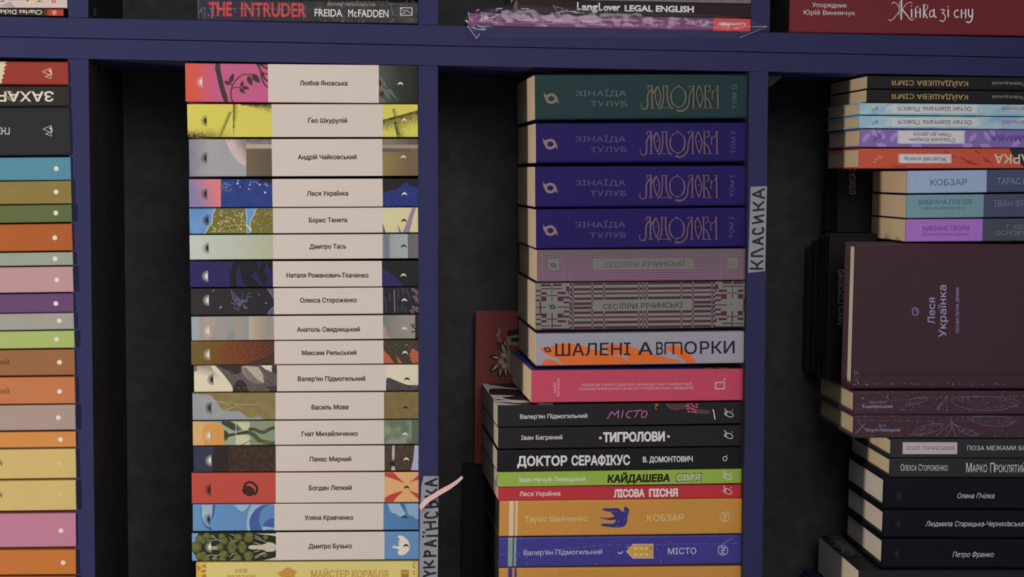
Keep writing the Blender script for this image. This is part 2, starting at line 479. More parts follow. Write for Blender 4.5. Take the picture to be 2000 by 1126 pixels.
for (lt, rt, lb, rb) in ((132.2, 172.6, 147.5, 187.0), (816.8, 855.4, 817.6, 855.4), (1464.0, 1500.5, 1450.0, 1487.5), (2110, 2150, 2085, 2122), (-560, -518, -535, -494)):
    xm = (lt + rt) / 2
    upright(lt, rt, BOTE(xm) + .4, lb, rb, 1219 if lt > 2000 else 1222)
for (lt, rt, lb, rb) in ((127.5, 167, 133.3, 172.5), (816.5, 855.2, 816.8, 855.4), (1473, 1511, 1467.0, 1503.5), (2115, 2155, 2110, 2150), (-575, -533, -560, -518)):
    xm = (lb + rb) / 2
    upright(lt, rt, -612, lb, rb, TOPE(xm) - .4)
a, b = at(XL - 10, -660), at(XR + 10, 1266)
V = [tuple(BI @ Vector(v)) for v in box_v(a.x, b.x, DEPTH + 0.0002, DEPTH + 0.004, b.z, a.z)]
mesh_obj('back_panel', V, BOXF, (0.046, 0.048, 0.054), 'dark_panel', bc)
# little shelf pins and brackets under the boards
def small_box(name, px, py, y0, y1, wpx, hpx, col, mat):
    c = at(px, py, y0); w_, h_ = wpx / 2280 / 2, hpx / 2280 / 2
    V = [tuple(BI @ Vector(v)) for v in box_v(c.x - w_, c.x + w_, y0, y1, c.z - h_, c.z + h_)]
    mesh_obj(name, V, BOXF, col, mat, bc)
small_box('shelf_pin', 186, 127, 0.022, 0.032, 7, 15, (.05, .055, .055), 'metal')
small_box('shelf_pin', 184.5, 24, 0.022, 0.032, 7, 15, (.05, .055, .055), 'metal')
def bracket(px, py):
    c = at(px, py, 0.012); V, F = prism([(0, 0), (0.012, 0), (0.012, -0.002), (0.002, -0.010), (0, -0.010)], 0, 0.0012)
    V2 = [tuple(BI @ Vector((c.x + (-y if 0 else y), c.y + x, c.z + z))) for (x, y, z) in V]
    mesh_obj('bracket', V2, F, (.02, .02, .022), 'metal', bc)
bracket(1501, 146)

# ================================================================== STACK HELPERS
def stack(rows, xs=None):
    """close the gaps: neighbours share the middle of the dark joint between them"""
    out = [list(r) for r in rows]
    for i in range(len(out) - 1):
        for a, b in ((4, 2), (5, 3)):
            m = (out[i][a] + out[i + 1][b]) / 2
            out[i][a] += (m - out[i][a]) * 0.35; out[i + 1][b] += (m - out[i + 1][b]) * 0.35
    return out
WHITE = (225, 215, 200)
def sun(A, c, x, y, k=1.0):
    """the half sun printed at the head of a spine: a bar with rays fanning away from it"""
    A.line(c, 0.9 * k, [(x, y - 10.5 * k), (x + .4, y + 10.5 * k)], caps=False)
    A.poly(c, [(x, y - 5 * k)] + [(x - 4.6 * k * math.cos(t), y - 5 * k * math.sin(t)) for t in (1.2, .8, .4, 0, -.4, -.8, -1.2)] + [(x, y + 5 * k)])
    for i in range(9):
        t = math.radians(-76 + 19 * i)
        A.line(c, 1.0 * k, [(x - 4.2 * k * math.cos(t), y + 4.2 * k * math.sin(t)), (x - 11.2 * k * math.cos(t), y + 11.2 * k * math.sin(t))], caps=False, w2=0.7 * k)
def moon(A, c, x, y, k=1.0):
    o = []; i_ = []
    for n in range(13):
        t = math.radians(8 + 164 * n / 12)
        o.append((x + 5.6 * k * math.cos(t), y + 3.6 * k - 7.4 * k * math.sin(t)))
    for n in range(13):
        t = math.radians(8 + 164 * n / 12)
        i_.append((x + 5.5 * k * math.cos(t), y + 4.0 * k - 4.0 * k * math.sin(t)))
    A.tri_poly(c, o + i_[::-1])

# ================================================================== STACK AT THE EDGE OF THE FRAME: plain spines with a dot
EXP = (0.90, 0.87, 0.86)
rows = [  # x right, y top right, y bottom right, y top left, y bottom left, colour, dot, label
 (133, 120, 165.5, 119, 164.5, (150, 56, 46), None, 'rust red spine with a cream torn edge and triangle mark'),
 (135, 168.8, 206.7, 168, 208, (42, 42, 40), None, 'black spine with upside-down cream capitals and a drawn cube'),
 (137, 208, 303, 209, 304, (37, 39, 45), None, 'thickest charcoal spine with a triangle mark, above the teal one'),
 (138, 306.5, 351.5, 308, 352.6, (82, 140, 162), (110, 329), 'teal blue spine with a white dot'),
 (139, 353.5, 396.5, 354.7, 399, (138, 120, 66), (109.6, 374.5), 'olive gold spine with a white dot and scuffed corner'),
 (140, 399, 433, 401.5, 435.5, (94, 107, 64), (109, 415.5), 'dark green spine with a white dot'),
 (141, 436.6, 488.5, 438.5, 491, (172, 92, 44), (107, 464), 'burnt orange spine with a white dot, beneath the dark green one'),
 (142, 492.5, 517, 494.5, 519.5, (150, 160, 146), (107.5, 505), 'thin sage grey spine with a white dot'),
 (142.5, 520, 570, 522.5, 572, (186, 146, 150), (111, 546), 'dusty pink spine with a white dot, above the purple one'),
 (143.5, 573, 608, 575, 611.5, (100, 70, 112), (109, 592.3), 'deep purple spine with a white dot'),
 (144, 611.5, 641.5, 613.5, 645, (158, 156, 150), (116, 626), 'thin pale grey spine with a white dot, beneath the purple one'),
 (145, 646.5, 678, 648, 681, (165, 183, 110), (110.5, 662), 'lime green spine with a white dot'),
 (145.8, 682, 731.5, 683.5, 733.5, (150, 102, 66), (116.3, 707), 'brown spine with a white dot and dark lettering'),
 (146.3, 736, 787, 737.5, 789, (190, 118, 76), (116.3, 764), 'soft orange spine with dark lettering, beneath the brown one'),
 (147, 790, 838.5, 792, 840.5, (168, 146, 138), (114, 815), 'mauve grey spine with a white dot'),
 (148, 842.5, 872.5, 844, 874, (206, 138, 76), (118, 857.6), 'thin bright orange spine with a white dot'),
 (148, 876, 932.7, 878.6, 934.7, (205, 180, 116), (116, 904.5), 'pale yellow spine with a faint dot, upper of the two'),
 (148, 938, 994.4, 940, 996.7, (205, 180, 116), (116.6, 966), 'pale yellow spine with a faint dot, lower of the two'),
 (148, 1002.5, 1066, 1004, 1068, (186, 126, 150), (119, 1035.5), 'orchid pink spine with a white dot, near the bottom'),
 (148, 1073.6, 1121.5, 1075, 1122.4, (192, 116, 54), (123.3, 1098), 'orange spine with a white dot, at the very bottom'),
 (148, 1124, 1172, 1125, 1172, (140, 80, 40), None, 'brown orange spine peeking in under the lowest orange one'),
 (148, 1174, 1223, 1174, 1224, (120, 110, 90), None, 'plain tan spine at the foot of the stack below the frame'),
]
xl0 = -296
qs = [[xl0, r[0], r[3] + (r[3] - r[1]) * 1.6, r[1], r[4] + (r[4] - r[2]) * 1.6, r[2]] for r in rows]
g1 = 'plain spines stacked beside the first upright'
for i, (q, r) in enumerate(zip(stack(qs), rows)):
    c = K(*r[5]); soft = i > 2
    b = book(r[7], q, Y=-0.0015 - 0.0012 * ((i * 7) % 3) * (i > 2), depth=0.128, cover=c, kind='hard', r=0.0011 if soft else 0.0018, group=g1, board=0.002, pages=K(170, 150, 120))
    A = b.art
    if r[6]:
        f = i in (16, 17)
        A.disc(K(*((214, 190, 135) if f else (226, 216, 200))), r[6][0], r[6][1], 4.6 if not f else 4.2, k=28)
        A.flush('printed_dot')
    if i == 0:
        A.poly(K(214, 205, 170), [(-296, 121), (14, 119), (9, 124), (13, 127), (7, 132), (11, 135), (6, 139), (10, 143), (4, 148), (7, 152), (2, 156), (5, 160), (0, 164), (-296, 166)])
        A.flush('torn_band')
        E2 = K(220, 205, 190)
        A.line(E2, 1.0, [(83, 140), (99, 133), (101.5, 145), (88, 149), (99.5, 153.5), (99, 142)], caps=False)
        A.line(E2, 1.0, [(83, 140), (99, 147)], caps=False); A.poly(E2, [(94, 138), (100, 136), (101.5, 144)])
        A.flush('emblem')
    if i == 1:
        A.text('ЗАХАР', K(225, 215, 200), -6, 105, 178.8, 19, off=0.045, rot=180); A.flush('lettering')
        cc = K(150, 148, 125)
        A.line(cc, 1.3, [(8, 181), (12, 178), (22, 178), (28, 189), (22, 196), (12, 192), (8, 181)]); A.line(cc, 1.1, [(12, 178), (14, 189), (22, 196)]); A.line(cc, 1.1, [(14, 189), (28, 189)])
        A.flush('cube_drawing')
    if i == 2:
        A.text('ГНІТ', K(205, 200, 205), -12, 19, 249, 13, off=0.04, rot=180); A.flush('lettering')
        E2 = K(205, 200, 195)
        A.line(E2, 1.0, [(84, 252), (100, 245), (102.5, 257), (89, 261), (100.5, 265.5), (100, 254)], caps=False)
        A.line(E2, 1.0, [(84, 252), (100, 259)], caps=False); A.poly(E2, [(95, 250), (101, 248), (102.5, 256)])
        A.flush('emblem')
    if i in (12, 13):
        y = 712 if i == 12 else 768.5
        A.text('цький', K(96, 62, 40) if i == 12 else K(120, 72, 46), -26, 18, y, 12, off=0.012); A.flush('lettering')
    if i in (16, 17):
        y = 909.5 if i == 16 else 971.5
        A.text('ький', K(78, 72, 52), -30, 4, y, 11.5, off=0.012); A.flush('lettering')
    if i == 4:
        A.line(K(176, 165, 120), 0.5, [(9, 367), (22, 371), (35, 374)], caps=False); A.line(K(176, 165, 120), 0.8, [(138.5, 388), (137, 393), (134, 395.5)], caps=False)
        A.flush('scuff')

# ================================================================== TALL STACK OF SPINES WITH WHITE NAME LABELS
EXP = 0.78
S1 = [ # q..., label x0,x1, text, tx0, tx1, base, sun(x,y,dark), moon(x,y,dark)
 ((362, 816, 122.5, 127.5, 198, 201.5), 523.5, 740, 'Любов Яновська', 585.5, 678.7, 166.3, (395, 160, 0), (782, 164, 0)),
 ((366, 816, 204, 203, 266.6, 267.3), 531, 747.5, 'Ґео Шкурупій', 601.5, 678, 239.5, (403, 235.7, 1), (789, 235, 0)),
 ((369.5, 816.5, 271.6, 271.6, 344.7, 341.7), 531, 747, 'Андрій Чайковський', 581.5, 696.5, 311, (403, 308, 1), (788, 307, 0)),
 ((369.5, 817, 349.7, 350, 405, 402.6), 532, 747.5, 'Леся Українка', 599.5, 680, 382, (403.5, 378.5, 1), (790, 379, 0)),
 ((370, 816.5, 407, 404.6, 456, 453.5), 533, 747.5, 'Борис Тенета', 603.5, 678, 434, (406.5, 430, 1), (789, 431, 1)),
 ((370.5, 817, 459, 456.7, 506.6, 503.6), 533.5, 747.5, 'Дмитро Тась', 604.5, 676, 485.5, (406.8, 484, 1), (788.5, 481, 1)),
 ((371, 817, 511, 509, 560, 559.7), 533, 746, 'Наталя Романович-Ткаченко', 559.5, 719.7, 541.5, (405.5, 539, 0), (788, 537.5, 0)),
 ((373, 818, 563.4, 560.4, 614.8, 611.3), 535, 748, 'Олекса Стороженко', 586, 697, 590.3, (407.5, 586, 0), (790, 586, 0)),
 ((374, 819, 618.8, 614.5, 665, 661), 535, 748, 'Анатоль Свидницький', 580, 703, 647.5, (408.5, 646, 0), (790, 642, 0)),
 ((373.5, 819, 665.8, 664.5, 712.7, 709), 536, 749, 'Максим Рильський', 589.5, 696, 693, (408.7, 692, 0), (791, 688.5, 0)),
 ((379, 819, 713.5, 711.5, 765, 762), 541, 754, 'Валер\'ян Підмогильний', 581.5, 713.5, 743.5, (415.5, 740.5, 1), (795, 740, 1)),
 ((376, 819, 767, 765.5, 820, 816.7), 538, 750, 'Василь Мова', 608.5, 680.5, 799, (411.5, 796, 1), (792, 796, 1)),
 ((376.5, 819, 822.4, 820, 870, 866), 537, 750, 'Гнат Михайличенко', 589, 699, 851, (410.5, 850, 0), (791, 847.5, 0)),
 ((378, 819.5, 872, 868.5, 921, 918.6), 538.5, 751, 'Панас Мирний', 605, 686, 900.3, (412, 898.5, 0), (793.5, 896.5, 0)),
 ((374.5, 819, 923, 921.7, 983, 979.8), 538.5, 751, 'Богдан Лепкий', 603.5, 687, 956.5, (410.5, 956, 1), (794, 951.5, 1)),
 ((376.5, 819, 984.5, 982, 1036, 1034), 536, 749, 'Уляна Кравченко', 595, 690, 1014.5, (409.5, 1013, 1), (790, 1009.5, 1)),
 ((375, 818, 1040.6, 1037, 1094.5, 1090.7), 539, 751, 'Дмитро Бузько', 603, 687.5, 1070, (412, 1067, 0), (793, 1065, 1)),
]
L1 = ['spine with a pink cover, dark branch and leaves, topmost of the white-labelled stack',
 'bright yellow spine with black airbrush shading and a white name label',
 'lilac grey spine with a pale planet arc and brown block, white label',
 'blue starry spine with a pink and lilac end, white name label',
 'sky blue spine with olive speckled shapes, cream end with a lilac stripe',
 'pale mint spine with a white label and a grey striped end',
 'navy spine with black plant shapes, white label and black end',
 'charcoal spine with a flying winged beast and small stars',
 'blurry beige and blue grey spine with a white name label',
 'rusty brown speckled spine with orange and dark green end',
 'black and cream engraved leaf spine, sticking out slightly less at its head',
 'grey blue and olive spine with thin white curving lines',
 'spine with an orange lamp shape and green stems, white label',
 'dark brown spine with a navy head and pale birch strip at its end',
 'red spine with a black padlock and a cream end with red rays',
 'light blue spine with dark blue swirl shapes',
 'spine with green treetops and white birch branches, white bird at its end']
qs = [r[0] for r in S1] + [(383, 817, 1098, 1096, 1156, 1153), (378, 817, 1158, 1155, 1224, 1223)]
qs = stack(qs)
BASE = [(186, 92, 134), (206, 200, 92), (150, 148, 158), (44, 60, 128), (104, 146, 196), (182, 192, 182), (40, 38, 78), (44, 43, 50), (158, 150, 142),
        (96, 66, 40), (208, 202, 180), (128, 118, 76), (146, 160, 132), (60, 46, 42), (178, 76, 66), (92, 138, 184), (56, 66, 36)]
bk = []
for i, (r, q) in enumerate(zip(S1, qs)):
    b = book(L1[i], q, Y=0.0005 if i != 10 else 0.0012, depth=0.13, cover=K(*BASE[i]), kind='hard', r=0.0009, group='white-labelled books in the tall stack', board=0.0024,
             pages=K(200, 185, 160))
    bk.append(b)
A1 = [b.art for b in bk]
Z1 = lambda p, ox=350, oy=100, k=3.992: [(ox + x / k, oy + y / k) for x, y in p]
def zz(ox, oy, k): return lambda p: [(ox + x / k, oy + y / k) for x, y in p]
NZ = lambda x, y, s=0.1, sd=0.0: noise.noise(Vector((x * s, y * s, sd)))
# 1 pink with a branch
A = A1[0]
A.patch(361, 120, 524, 203, 26, 1, lambda x, y: mixc(K(206, 88, 72), K(188, 92, 136), (x - 384) / 38))
D = K(62, 54, 46); z = zz(360, 110, 8.333)
A.poly(D, z([(510, 95), (580, 95), (585, 190), (610, 330), (650, 500), (690, 620), (720, 760), (660, 760), (610, 640), (565, 480), (530, 320), (500, 200)]))
A.line(D, 2.6, chaikin(z([(795, 760), (765, 690), (757, 600), (765, 520), (800, 440), (860, 365), (930, 305), (1010, 288), (1110, 295)])), caps=False, w2=1.6)
A.line(D, 1.6, z([(765, 530), (820, 505), (930, 505)]), caps=False); A.line(D, 1.6, z([(775, 480), (760, 430), (748, 405)]), caps=False)
for a_ in ((740, 430, 805, 275, 9), (748, 458, 645, 400, 8), (925, 495, 955, 400, 7), (940, 500, 1058, 525, 7.5), (900, 520, 988, 605, 7.5), (1035, 318, 1100, 478, 10), (1105, 290, 1232, 435, 12), (1245, 240, 1300, 330, 5)):
    (x0, y0), (x1, y1) = z([(a_[0], a_[1]), (a_[2], a_[3])]); A.leaf(D, x0, y0, x1, y1, a_[4])
A.line(D, 3, z([(1170, 100), (1240, 220), (1260, 360), (1300, 450), (1370, 520)]), caps=False, w2=2)
A.line(D, 3, z([(1190, 110), (1280, 160), (1370, 210)]), caps=False); A.line(D, 2, z([(1250, 250), (1300, 280), (1370, 292)]), caps=False); A.line(D, 3, z([(1260, 270), (1310, 370), (1370, 412)]), caps=False)
A.poly(D, z([(1170, 100), (1370, 100), (1370, 135), (1230, 140)]))
A.patch(740, 124, 817, 203, 12, 8, lambda x, y: mixc(mixc(K(74, 84, 76), K(42, 48, 40), (x - 742) / 44 + .25 * NZ(x, y, .06)), K(30, 30, 28), (x - 798) / 18))
z = zz(740, 120, 4.9)
G = K(92, 108, 98)
for p in ([(5, 200), (90, 300), (120, 380), (40, 310), (5, 280)], [(60, 270), (110, 260), (150, 320), (190, 375), (120, 320)], [(5, 130), (60, 200), (80, 260), (20, 210)], [(5, 330), (50, 360), (70, 395), (5, 392)]): A.poly(G, z(p))
A.ell(K(90, 38, 40), 742, 162, 3.2, 6); A.ell(K(90, 38, 40), 745.5, 183, 5, 6, 40)
# 2 yellow with black airbrush
A = A1[1]; YL = (206, 200, 92)
def ylw(x, y):
    n = 1.6 * noise.noise(Vector((x * .47, y * .47, 3.3))) + .6 * noise.noise(Vector((x * .21, y * .21, 5.4)))
    d = 0.0
    if x < 455:
        d = max((y - 252 + (366 - x) * -0.06 + n * 6) / 14 * max(0, 1 - (x - 370) / 85), 0)
        e = (x - (455 - (y - 215) * 0.43)); d = max(d, (1 - abs(e + 3) / 6) * .75 * (y > 218) if e < 0 else 0)
    elif x < 531:
        d = max(1 - (x - 455) / (11 - (y - 205) * .14) - n * .25, 0) * (1.0 if y < 250 else .6)
        d = max(d, (1 - (y - 204) / (3 + max(0, x - 478) * .28)) + n * .3 if x > 470 else 0)
    else:
        yl = 242 - (x - 747) * 0.27 - 8
        if y > yl:
            t = (y - yl) / 34; d = max(1.0 - t * 1.25 - n * .22, 0)
            if x > 768 + (y - yl) * .18: d = max(d, 1.0 - (x - 768 - (y - yl) * .18) / 16 - n * .3)
            if x > 768: d = max(d, .95 - t * 1.0 - n * .22)
        else:
            e = x - (764 + (y - 205) * .25); d = (1 - e / 9 - n * .25) * .8 * (y > 212) if e > 0 else 0
    return mixc(K(*YL), K(46, 40, 36), d * .97)
A.patch(365, 203, 531, 268.5, 200, 76, ylw); A.patch(747, 202, 817, 268.5, 110, 90, ylw)
# 3 lilac grey
A = A1[2]
z = zz(350, 100, 3.992)
A.patch(368, 270, 481, 346, 20, 10, lambda x, y: mixc(K(128, 124, 146), K(158, 158, 160), (x - 372) / 36 + .3 * NZ(x, y, .07)))
A.poly(K(150, 138, 148), z([(360, 680), (725, 680), (725, 740), (500, 860), (420, 800)]))
A.tri_poly(K(196, 180, 176), z([(358, 684), (378, 684), (400, 740), (440, 800), (480, 845), (520, 872), (520, 900), (470, 870), (410, 800), (375, 740)]))
A.patch(448, 271, 481, 320, 16, 16, lambda x, y: mixc(K(196, 180, 176), K(138, 126, 136), (x - (447 + (y - 271) * .62)) / 22 + .25 * NZ(x, y, .5)))
A.poly(K(156, 156, 162), z([(358, 684), (375, 735), (410, 800), (465, 868), (515, 900), (515, 975), (330, 975), (330, 684)]))
A.patch(481, 282, 531, 346, 8, 8, lambda x, y: mixc(K(110, 98, 78), K(92, 84, 70), (x - 481) / 50))
A.patch(481, 271, 531, 282, 20, 5, lambda x, y: mixc(K(150, 140, 146), K(84, 74, 80), .5 + .8 * NZ(x * .3 + y, y, .3)))
A.rect(K(172, 162, 142), 481, 281.5, 531, 290)
A.patch(747, 270, 817, 344, 14, 8, lambda x, y: mixc(K(140, 122, 74), K(112, 98, 76), (x - 750) / 45 + .2 * NZ(x, y, .1)))
A.patch(747, 270, 817, 282.5, 10, 2, lambda x, y: mixc(K(130, 118, 96), K(96, 88, 84), (x - 760) / 40)); A.rect(K(150, 140, 118), 747, 282.5, 817, 289.5); A.rect(K(98, 88, 88), 747, 289.5, 801, 296.5)
# 4 starry blue
A = A1[3]
A.patch(369, 347, 431.5, 406, 14, 6, lambda x, y: mixc(K(128, 124, 164), K(206, 124, 132), (x - 378) / 45 + (y - 378) * -.008 + .15 * NZ(x, y, .1)))
A.patch(431.5, 347, 532, 406, 14, 4, lambda x, y: mixc(K(50, 68, 136), K(38, 56, 122), .5 + NZ(x, y, .05)))
z = zz(350, 340, 3.992)
A.poly(K(40, 36, 44), z([(605, 65), (640, 50), (625, 36), (725, 36), (725, 78), (680, 62)]))
for (x, y, r_) in ((455, 72, 2), (458, 50, 1.4), (550, 82, 1.3), (543, 115, 1.3), (607, 66, 1.1), (628, 80, 1.7), (675, 78, 1.5), (690, 90, 1.2), (670, 142, 1.9), (585, 60, 1), (560, 62, .9), (475, 98, 1.1)):
    (q_,) = z([(x, y)]); A.disc(K(225, 220, 220), q_[0], q_[1], r_, k=9)
A.speck(K(176, 170, 190), 433, 355, 454, 374, 46, 1.1, asp=1.3)
A.patch(747.5, 348, 817.5, 404, 30, 22, lambda x, y: mixc(K(46, 66, 140), K(32, 40, 92), .5 + 1.6 * NZ(x, y, .41)))
z = zz(740, 340, 4.02)
A.tri_poly(K(38, 34, 40), z([(25, 26), (315, 26), (315, 105), (280, 98), (245, 96), (225, 72), (215, 60), (195, 78), (150, 112), (130, 125), (80, 130), (28, 145)]))
# 5 olive speckles
A = A1[4]
z = zz(370, 400, 11.26); OL = K(112, 108, 52); CR = K(210, 206, 160)
A.patch(369, 405, 534, 457, 10, 3, lambda x, y: mixc(K(112, 158, 204), K(92, 134, 190), .5 + NZ(x, y, .1)))
A.line(CR, 1.3, z([(570, 80), (555, 130), (510, 190), (500, 260), (505, 340), (500, 400), (430, 440), (400, 530), (330, 630)]))
A.line(CR, 1.1, z([(1235, 80), (1250, 130), (1265, 250), (1262, 340), (1240, 420), (1250, 560), (1275, 640)]))
A.line(CR, 1.3, z([(1480, 85), (1440, 130), (1425, 210), (1370, 300), (1345, 330), (1335, 420), (1360, 560), (1340, 590)]))
A.tri_poly(OL, z([(578, 75), (565, 150), (525, 200), (515, 300), (520, 390), (490, 430), (440, 470), (400, 570), (350, 640), (1260, 640), (1245, 520), (1232, 400), (1235, 260), (1225, 180), (1232, 75)]))
A.tri_poly(OL, z([(1490, 75), (1450, 150), (1430, 230), (1380, 310), (1355, 350), (1345, 460), (1375, 560), (1345, 640), (1840, 640), (1840, 75)]))
A.line(CR, 2.2, z([(1250, 430), (1300, 480), (1350, 560)]), w2=3)
A.speck(CR, 412, 409, 478, 454, 150, 1.5, lambda x, y: .75 * (x > 440 - (y - 408) * .7), asp=1.5)
for p in ([(640, 210), (730, 235)], [(660, 165), (730, 180)], [(690, 120), (740, 140)], [(540, 245), (590, 250)], [(480, 440), (530, 500), (580, 555)], [(640, 405), (700, 430), (730, 390), (700, 340)], [(830, 260), (870, 290)], [(1000, 420), (1060, 450), (1120, 450)], [(870, 400), (885, 340)], [(1100, 250), (1160, 265)], [(1110, 210), (1165, 215)], [(640, 560), (670, 570), (675, 540), (640, 545)], [(730, 570), (780, 590)], [(900, 550), (940, 570)], [(1375, 330), (1460, 385)], [(1485, 405), (1525, 432)], [(1650, 200), (1700, 205)], [(1770, 208), (1805, 212)], [(1600, 375), (1615, 350)], [(1460, 180), (1500, 210)]):
    A.line(CR, 0.95, z(p))
A.speck(CR, 493, 408, 531, 455, 50, 1.0, asp=1.4)
A.rect(K(204, 202, 156), 747.5, 400, 817.5, 458); z = zz(740, 340, 4.02)
A.poly(K(152, 126, 160), z([(262, 262), (292, 262), (265, 350), (240, 458), (188, 458)])); A.poly(K(88, 86, 108), z([(28, 375), (40, 410), (52, 458), (28, 458)])); A.poly(K(120, 120, 130), z([(143, 395), (160, 420), (176, 458), (160, 458)]))
# 6 mint
A = A1[5]
A.fill(K(190, 198, 192), 369, 420, K(184, 192, 184)); A.fill(K(184, 192, 184), 420, 534, K(172, 178, 150))
A.fill(K(122, 128, 138), 747.5, 758, K(112, 116, 128)); A.fill(K(112, 116, 128), 758, 764, K(150, 162, 164)); A.fill(K(150, 162, 164), 764, 796.5, K(156, 170, 172)); A.fill(K(104, 100, 110), 796.5, 818, K(110, 108, 116))
# 7 navy with plant shapes
A = A1[6]; z = zz(350, 340, 3.992); B7 = K(30, 30, 34)
A.fill(K(44, 40, 92), 371, 533, K(40, 38, 84))
A.tri_poly(B7, z([(430, 680), (485, 680), (450, 740), (440, 800), (450, 880), (395, 880), (392, 800), (405, 740)]))
A.tri_poly(B7, z([(440, 680), (600, 680), (612, 710), (640, 790), (620, 800), (600, 740), (560, 800), (540, 880), (500, 850), (480, 760), (470, 700)]))
A.poly(B7, z([(540, 790), (600, 830), (640, 880), (540, 880)])); A.poly(B7, z([(640, 680), (680, 690), (660, 760), (690, 800), (665, 880), (640, 840), (610, 780)]))
A.poly(B7, z([(680, 680), (728, 680), (728, 770), (700, 730)]))
A.rect(K(36, 36, 36), 746, 505, 818, 562); z = zz(740, 340, 4.02); A.poly(K(48, 44, 92), z([(24, 730), (60, 750), (120, 800), (200, 882), (24, 882)]))
# 8 winged beast
A = A1[7]; z = zz(370, 550, 9.383); W8 = K(86, 90, 124); P8 = K(140, 112, 118)
A.fill(K(46, 45, 50), 371, 536, K(40, 38, 44))
for (x, y, r_) in ((438, 158, 1.5), (572, 466, 2.2), (1275, 233, 1.2), (1402, 388, 1.6)):
    (q_,) = z([(x, y)]); A.disc(K(176, 140, 128), q_[0], q_[1], r_, k=10)
A.tri_poly(W8, z([(760, 140), (778, 150), (800, 260), (830, 330), (880, 375), (920, 360), (960, 320), (1000, 320), (1040, 350), (1045, 280), (1065, 275), (1070, 380), (1010, 370), (980, 390), (940, 440), (890, 470), (880, 400), (820, 360), (785, 280)]))
for p in ([(860, 340), (810, 190)], [(880, 335), (845, 225)], [(900, 340), (875, 270)], [(915, 340), (905, 285)], [(930, 345), (925, 315)]): A.line(W8, 2.2, z(p), w2=1)
A.line(W8, 1.1, z([(975, 320), (965, 270), (985, 220), (955, 170)])); A.line(W8, 1.4, z([(1050, 275), (1130, 270), (1150, 295)])); A.line(W8, 1.6, z([(1060, 245), (1100, 205), (1140, 205)]), w2=.8)
A.line(P8, 1.1, z([(765, 145), (790, 250), (820, 340)])); A.line(P8, 1.2, z([(760, 370), (810, 405), (870, 408)])); A.line(P8, 1.2, z([(985, 420), (1010, 480), (1050, 490)])); A.line(P8, 1.2, z([(1000, 420), (1030, 465), (1080, 475)]))
A.line(W8, 1.2, z([(885, 460), (920, 490), (860, 490), (800, 450)])); A.line(W8, 1.1, z([(810, 460), (860, 520), (920, 510)]))
A.poly(W8, z([(1425, 125), (1550, 125), (1550, 305), (1530, 280)])); A.line(P8, 1.6, z([(1430, 130), (1545, 300)])); A.poly(W8, z([(1550, 455), (1490, 500), (1420, 600), (1550, 600)])); A.line(P8, 1.4, z([(1550, 455), (1490, 500), (1425, 595)]))
A.rect(K(40, 40, 47), 748, 558, 819, 614); z = zz(740, 340, 4.02); V8 = K(92, 96, 116)
A.line(K(150, 112, 110), 1.9, z([(120, 910), (122, 980), (125, 1080)]))
for p in ([(50, 960), (60, 1080)], [(85, 940), (88, 1000)], [(150, 900), (155, 950), (150, 1000)], [(185, 890), (190, 960)], [(195, 895), (210, 930)], [(220, 900), (245, 990)], [(185, 1020), (180, 1085)], [(210, 1040), (215, 1085)], [(150, 1040), (150, 1080)]): A.line(V8, 1.2, z(p), w2=.7)
for (x, y, a_) in ((275, 910, 30), (300, 930, 60), (285, 965, 20), (300, 990, 50), (275, 1050, 60), (300, 1060, 90), (262, 1078, 30)):
    (q_,) = z([(x, y)]); A.ell(K(150, 112, 116), q_[0], q_[1], 5.2, 3.0, a_, 10); A.ell(K(70, 72, 96), q_[0] + .5, q_[1] + .4, 3.9, 2.0, a_, 10)
# 9 blurry beige
A = A1[8]
def blur9(x, y):
    t = (x - 374) / 162; c = mixc(K(150, 164, 170), K(160, 148, 136), (x - 386) / 8 + .4 * NZ(x, y, .08))
    if x > 400: c = mixc(K(166, 152, 140), K(150, 148, 146), (x - 416 + (y - 640) * .3) / 4)
    if x > 430: c = mixc(c, K(122, 136, 142), 1 - math.hypot((x - 452) / 13, (y - 656) / 20))
    if x > 460: c = mixc(K(156, 146, 138), K(138, 146, 150), (x - 468) / 14)
    if x > 487 - (abs(y - 630) * .04): c = mixc(K(178, 166, 150), K(160, 148, 136), (x - 488) / 24)
    if x > 521 - (y - 618) * .12: c = K(146, 142, 140)
    return c
A.patch(373, 614, 536, 666, 90, 16, blur9)
A.patch(748, 612, 811, 663, 20, 8, lambda x, y: mixc(K(118, 122, 124), K(146, 140, 132), (x - 752) / 40 + .2 * NZ(x, y, .1)))
z = zz(740, 610, 4.17)
A.poly(K(160, 140, 128), z([(32, 80), (60, 130), (68, 180), (105, 215), (32, 215)])); A.rect(K(40, 36, 38), 811, 612, 820, 664)
A.line(K(38, 34, 36), 1.8, z([(262, 95), (280, 120), (296, 132)])); A.line(K(38, 34, 36), 1.8, z([(290, 90), (280, 115)])); A.line(K(38, 34, 36), 2, z([(268, 160), (296, 150)]))
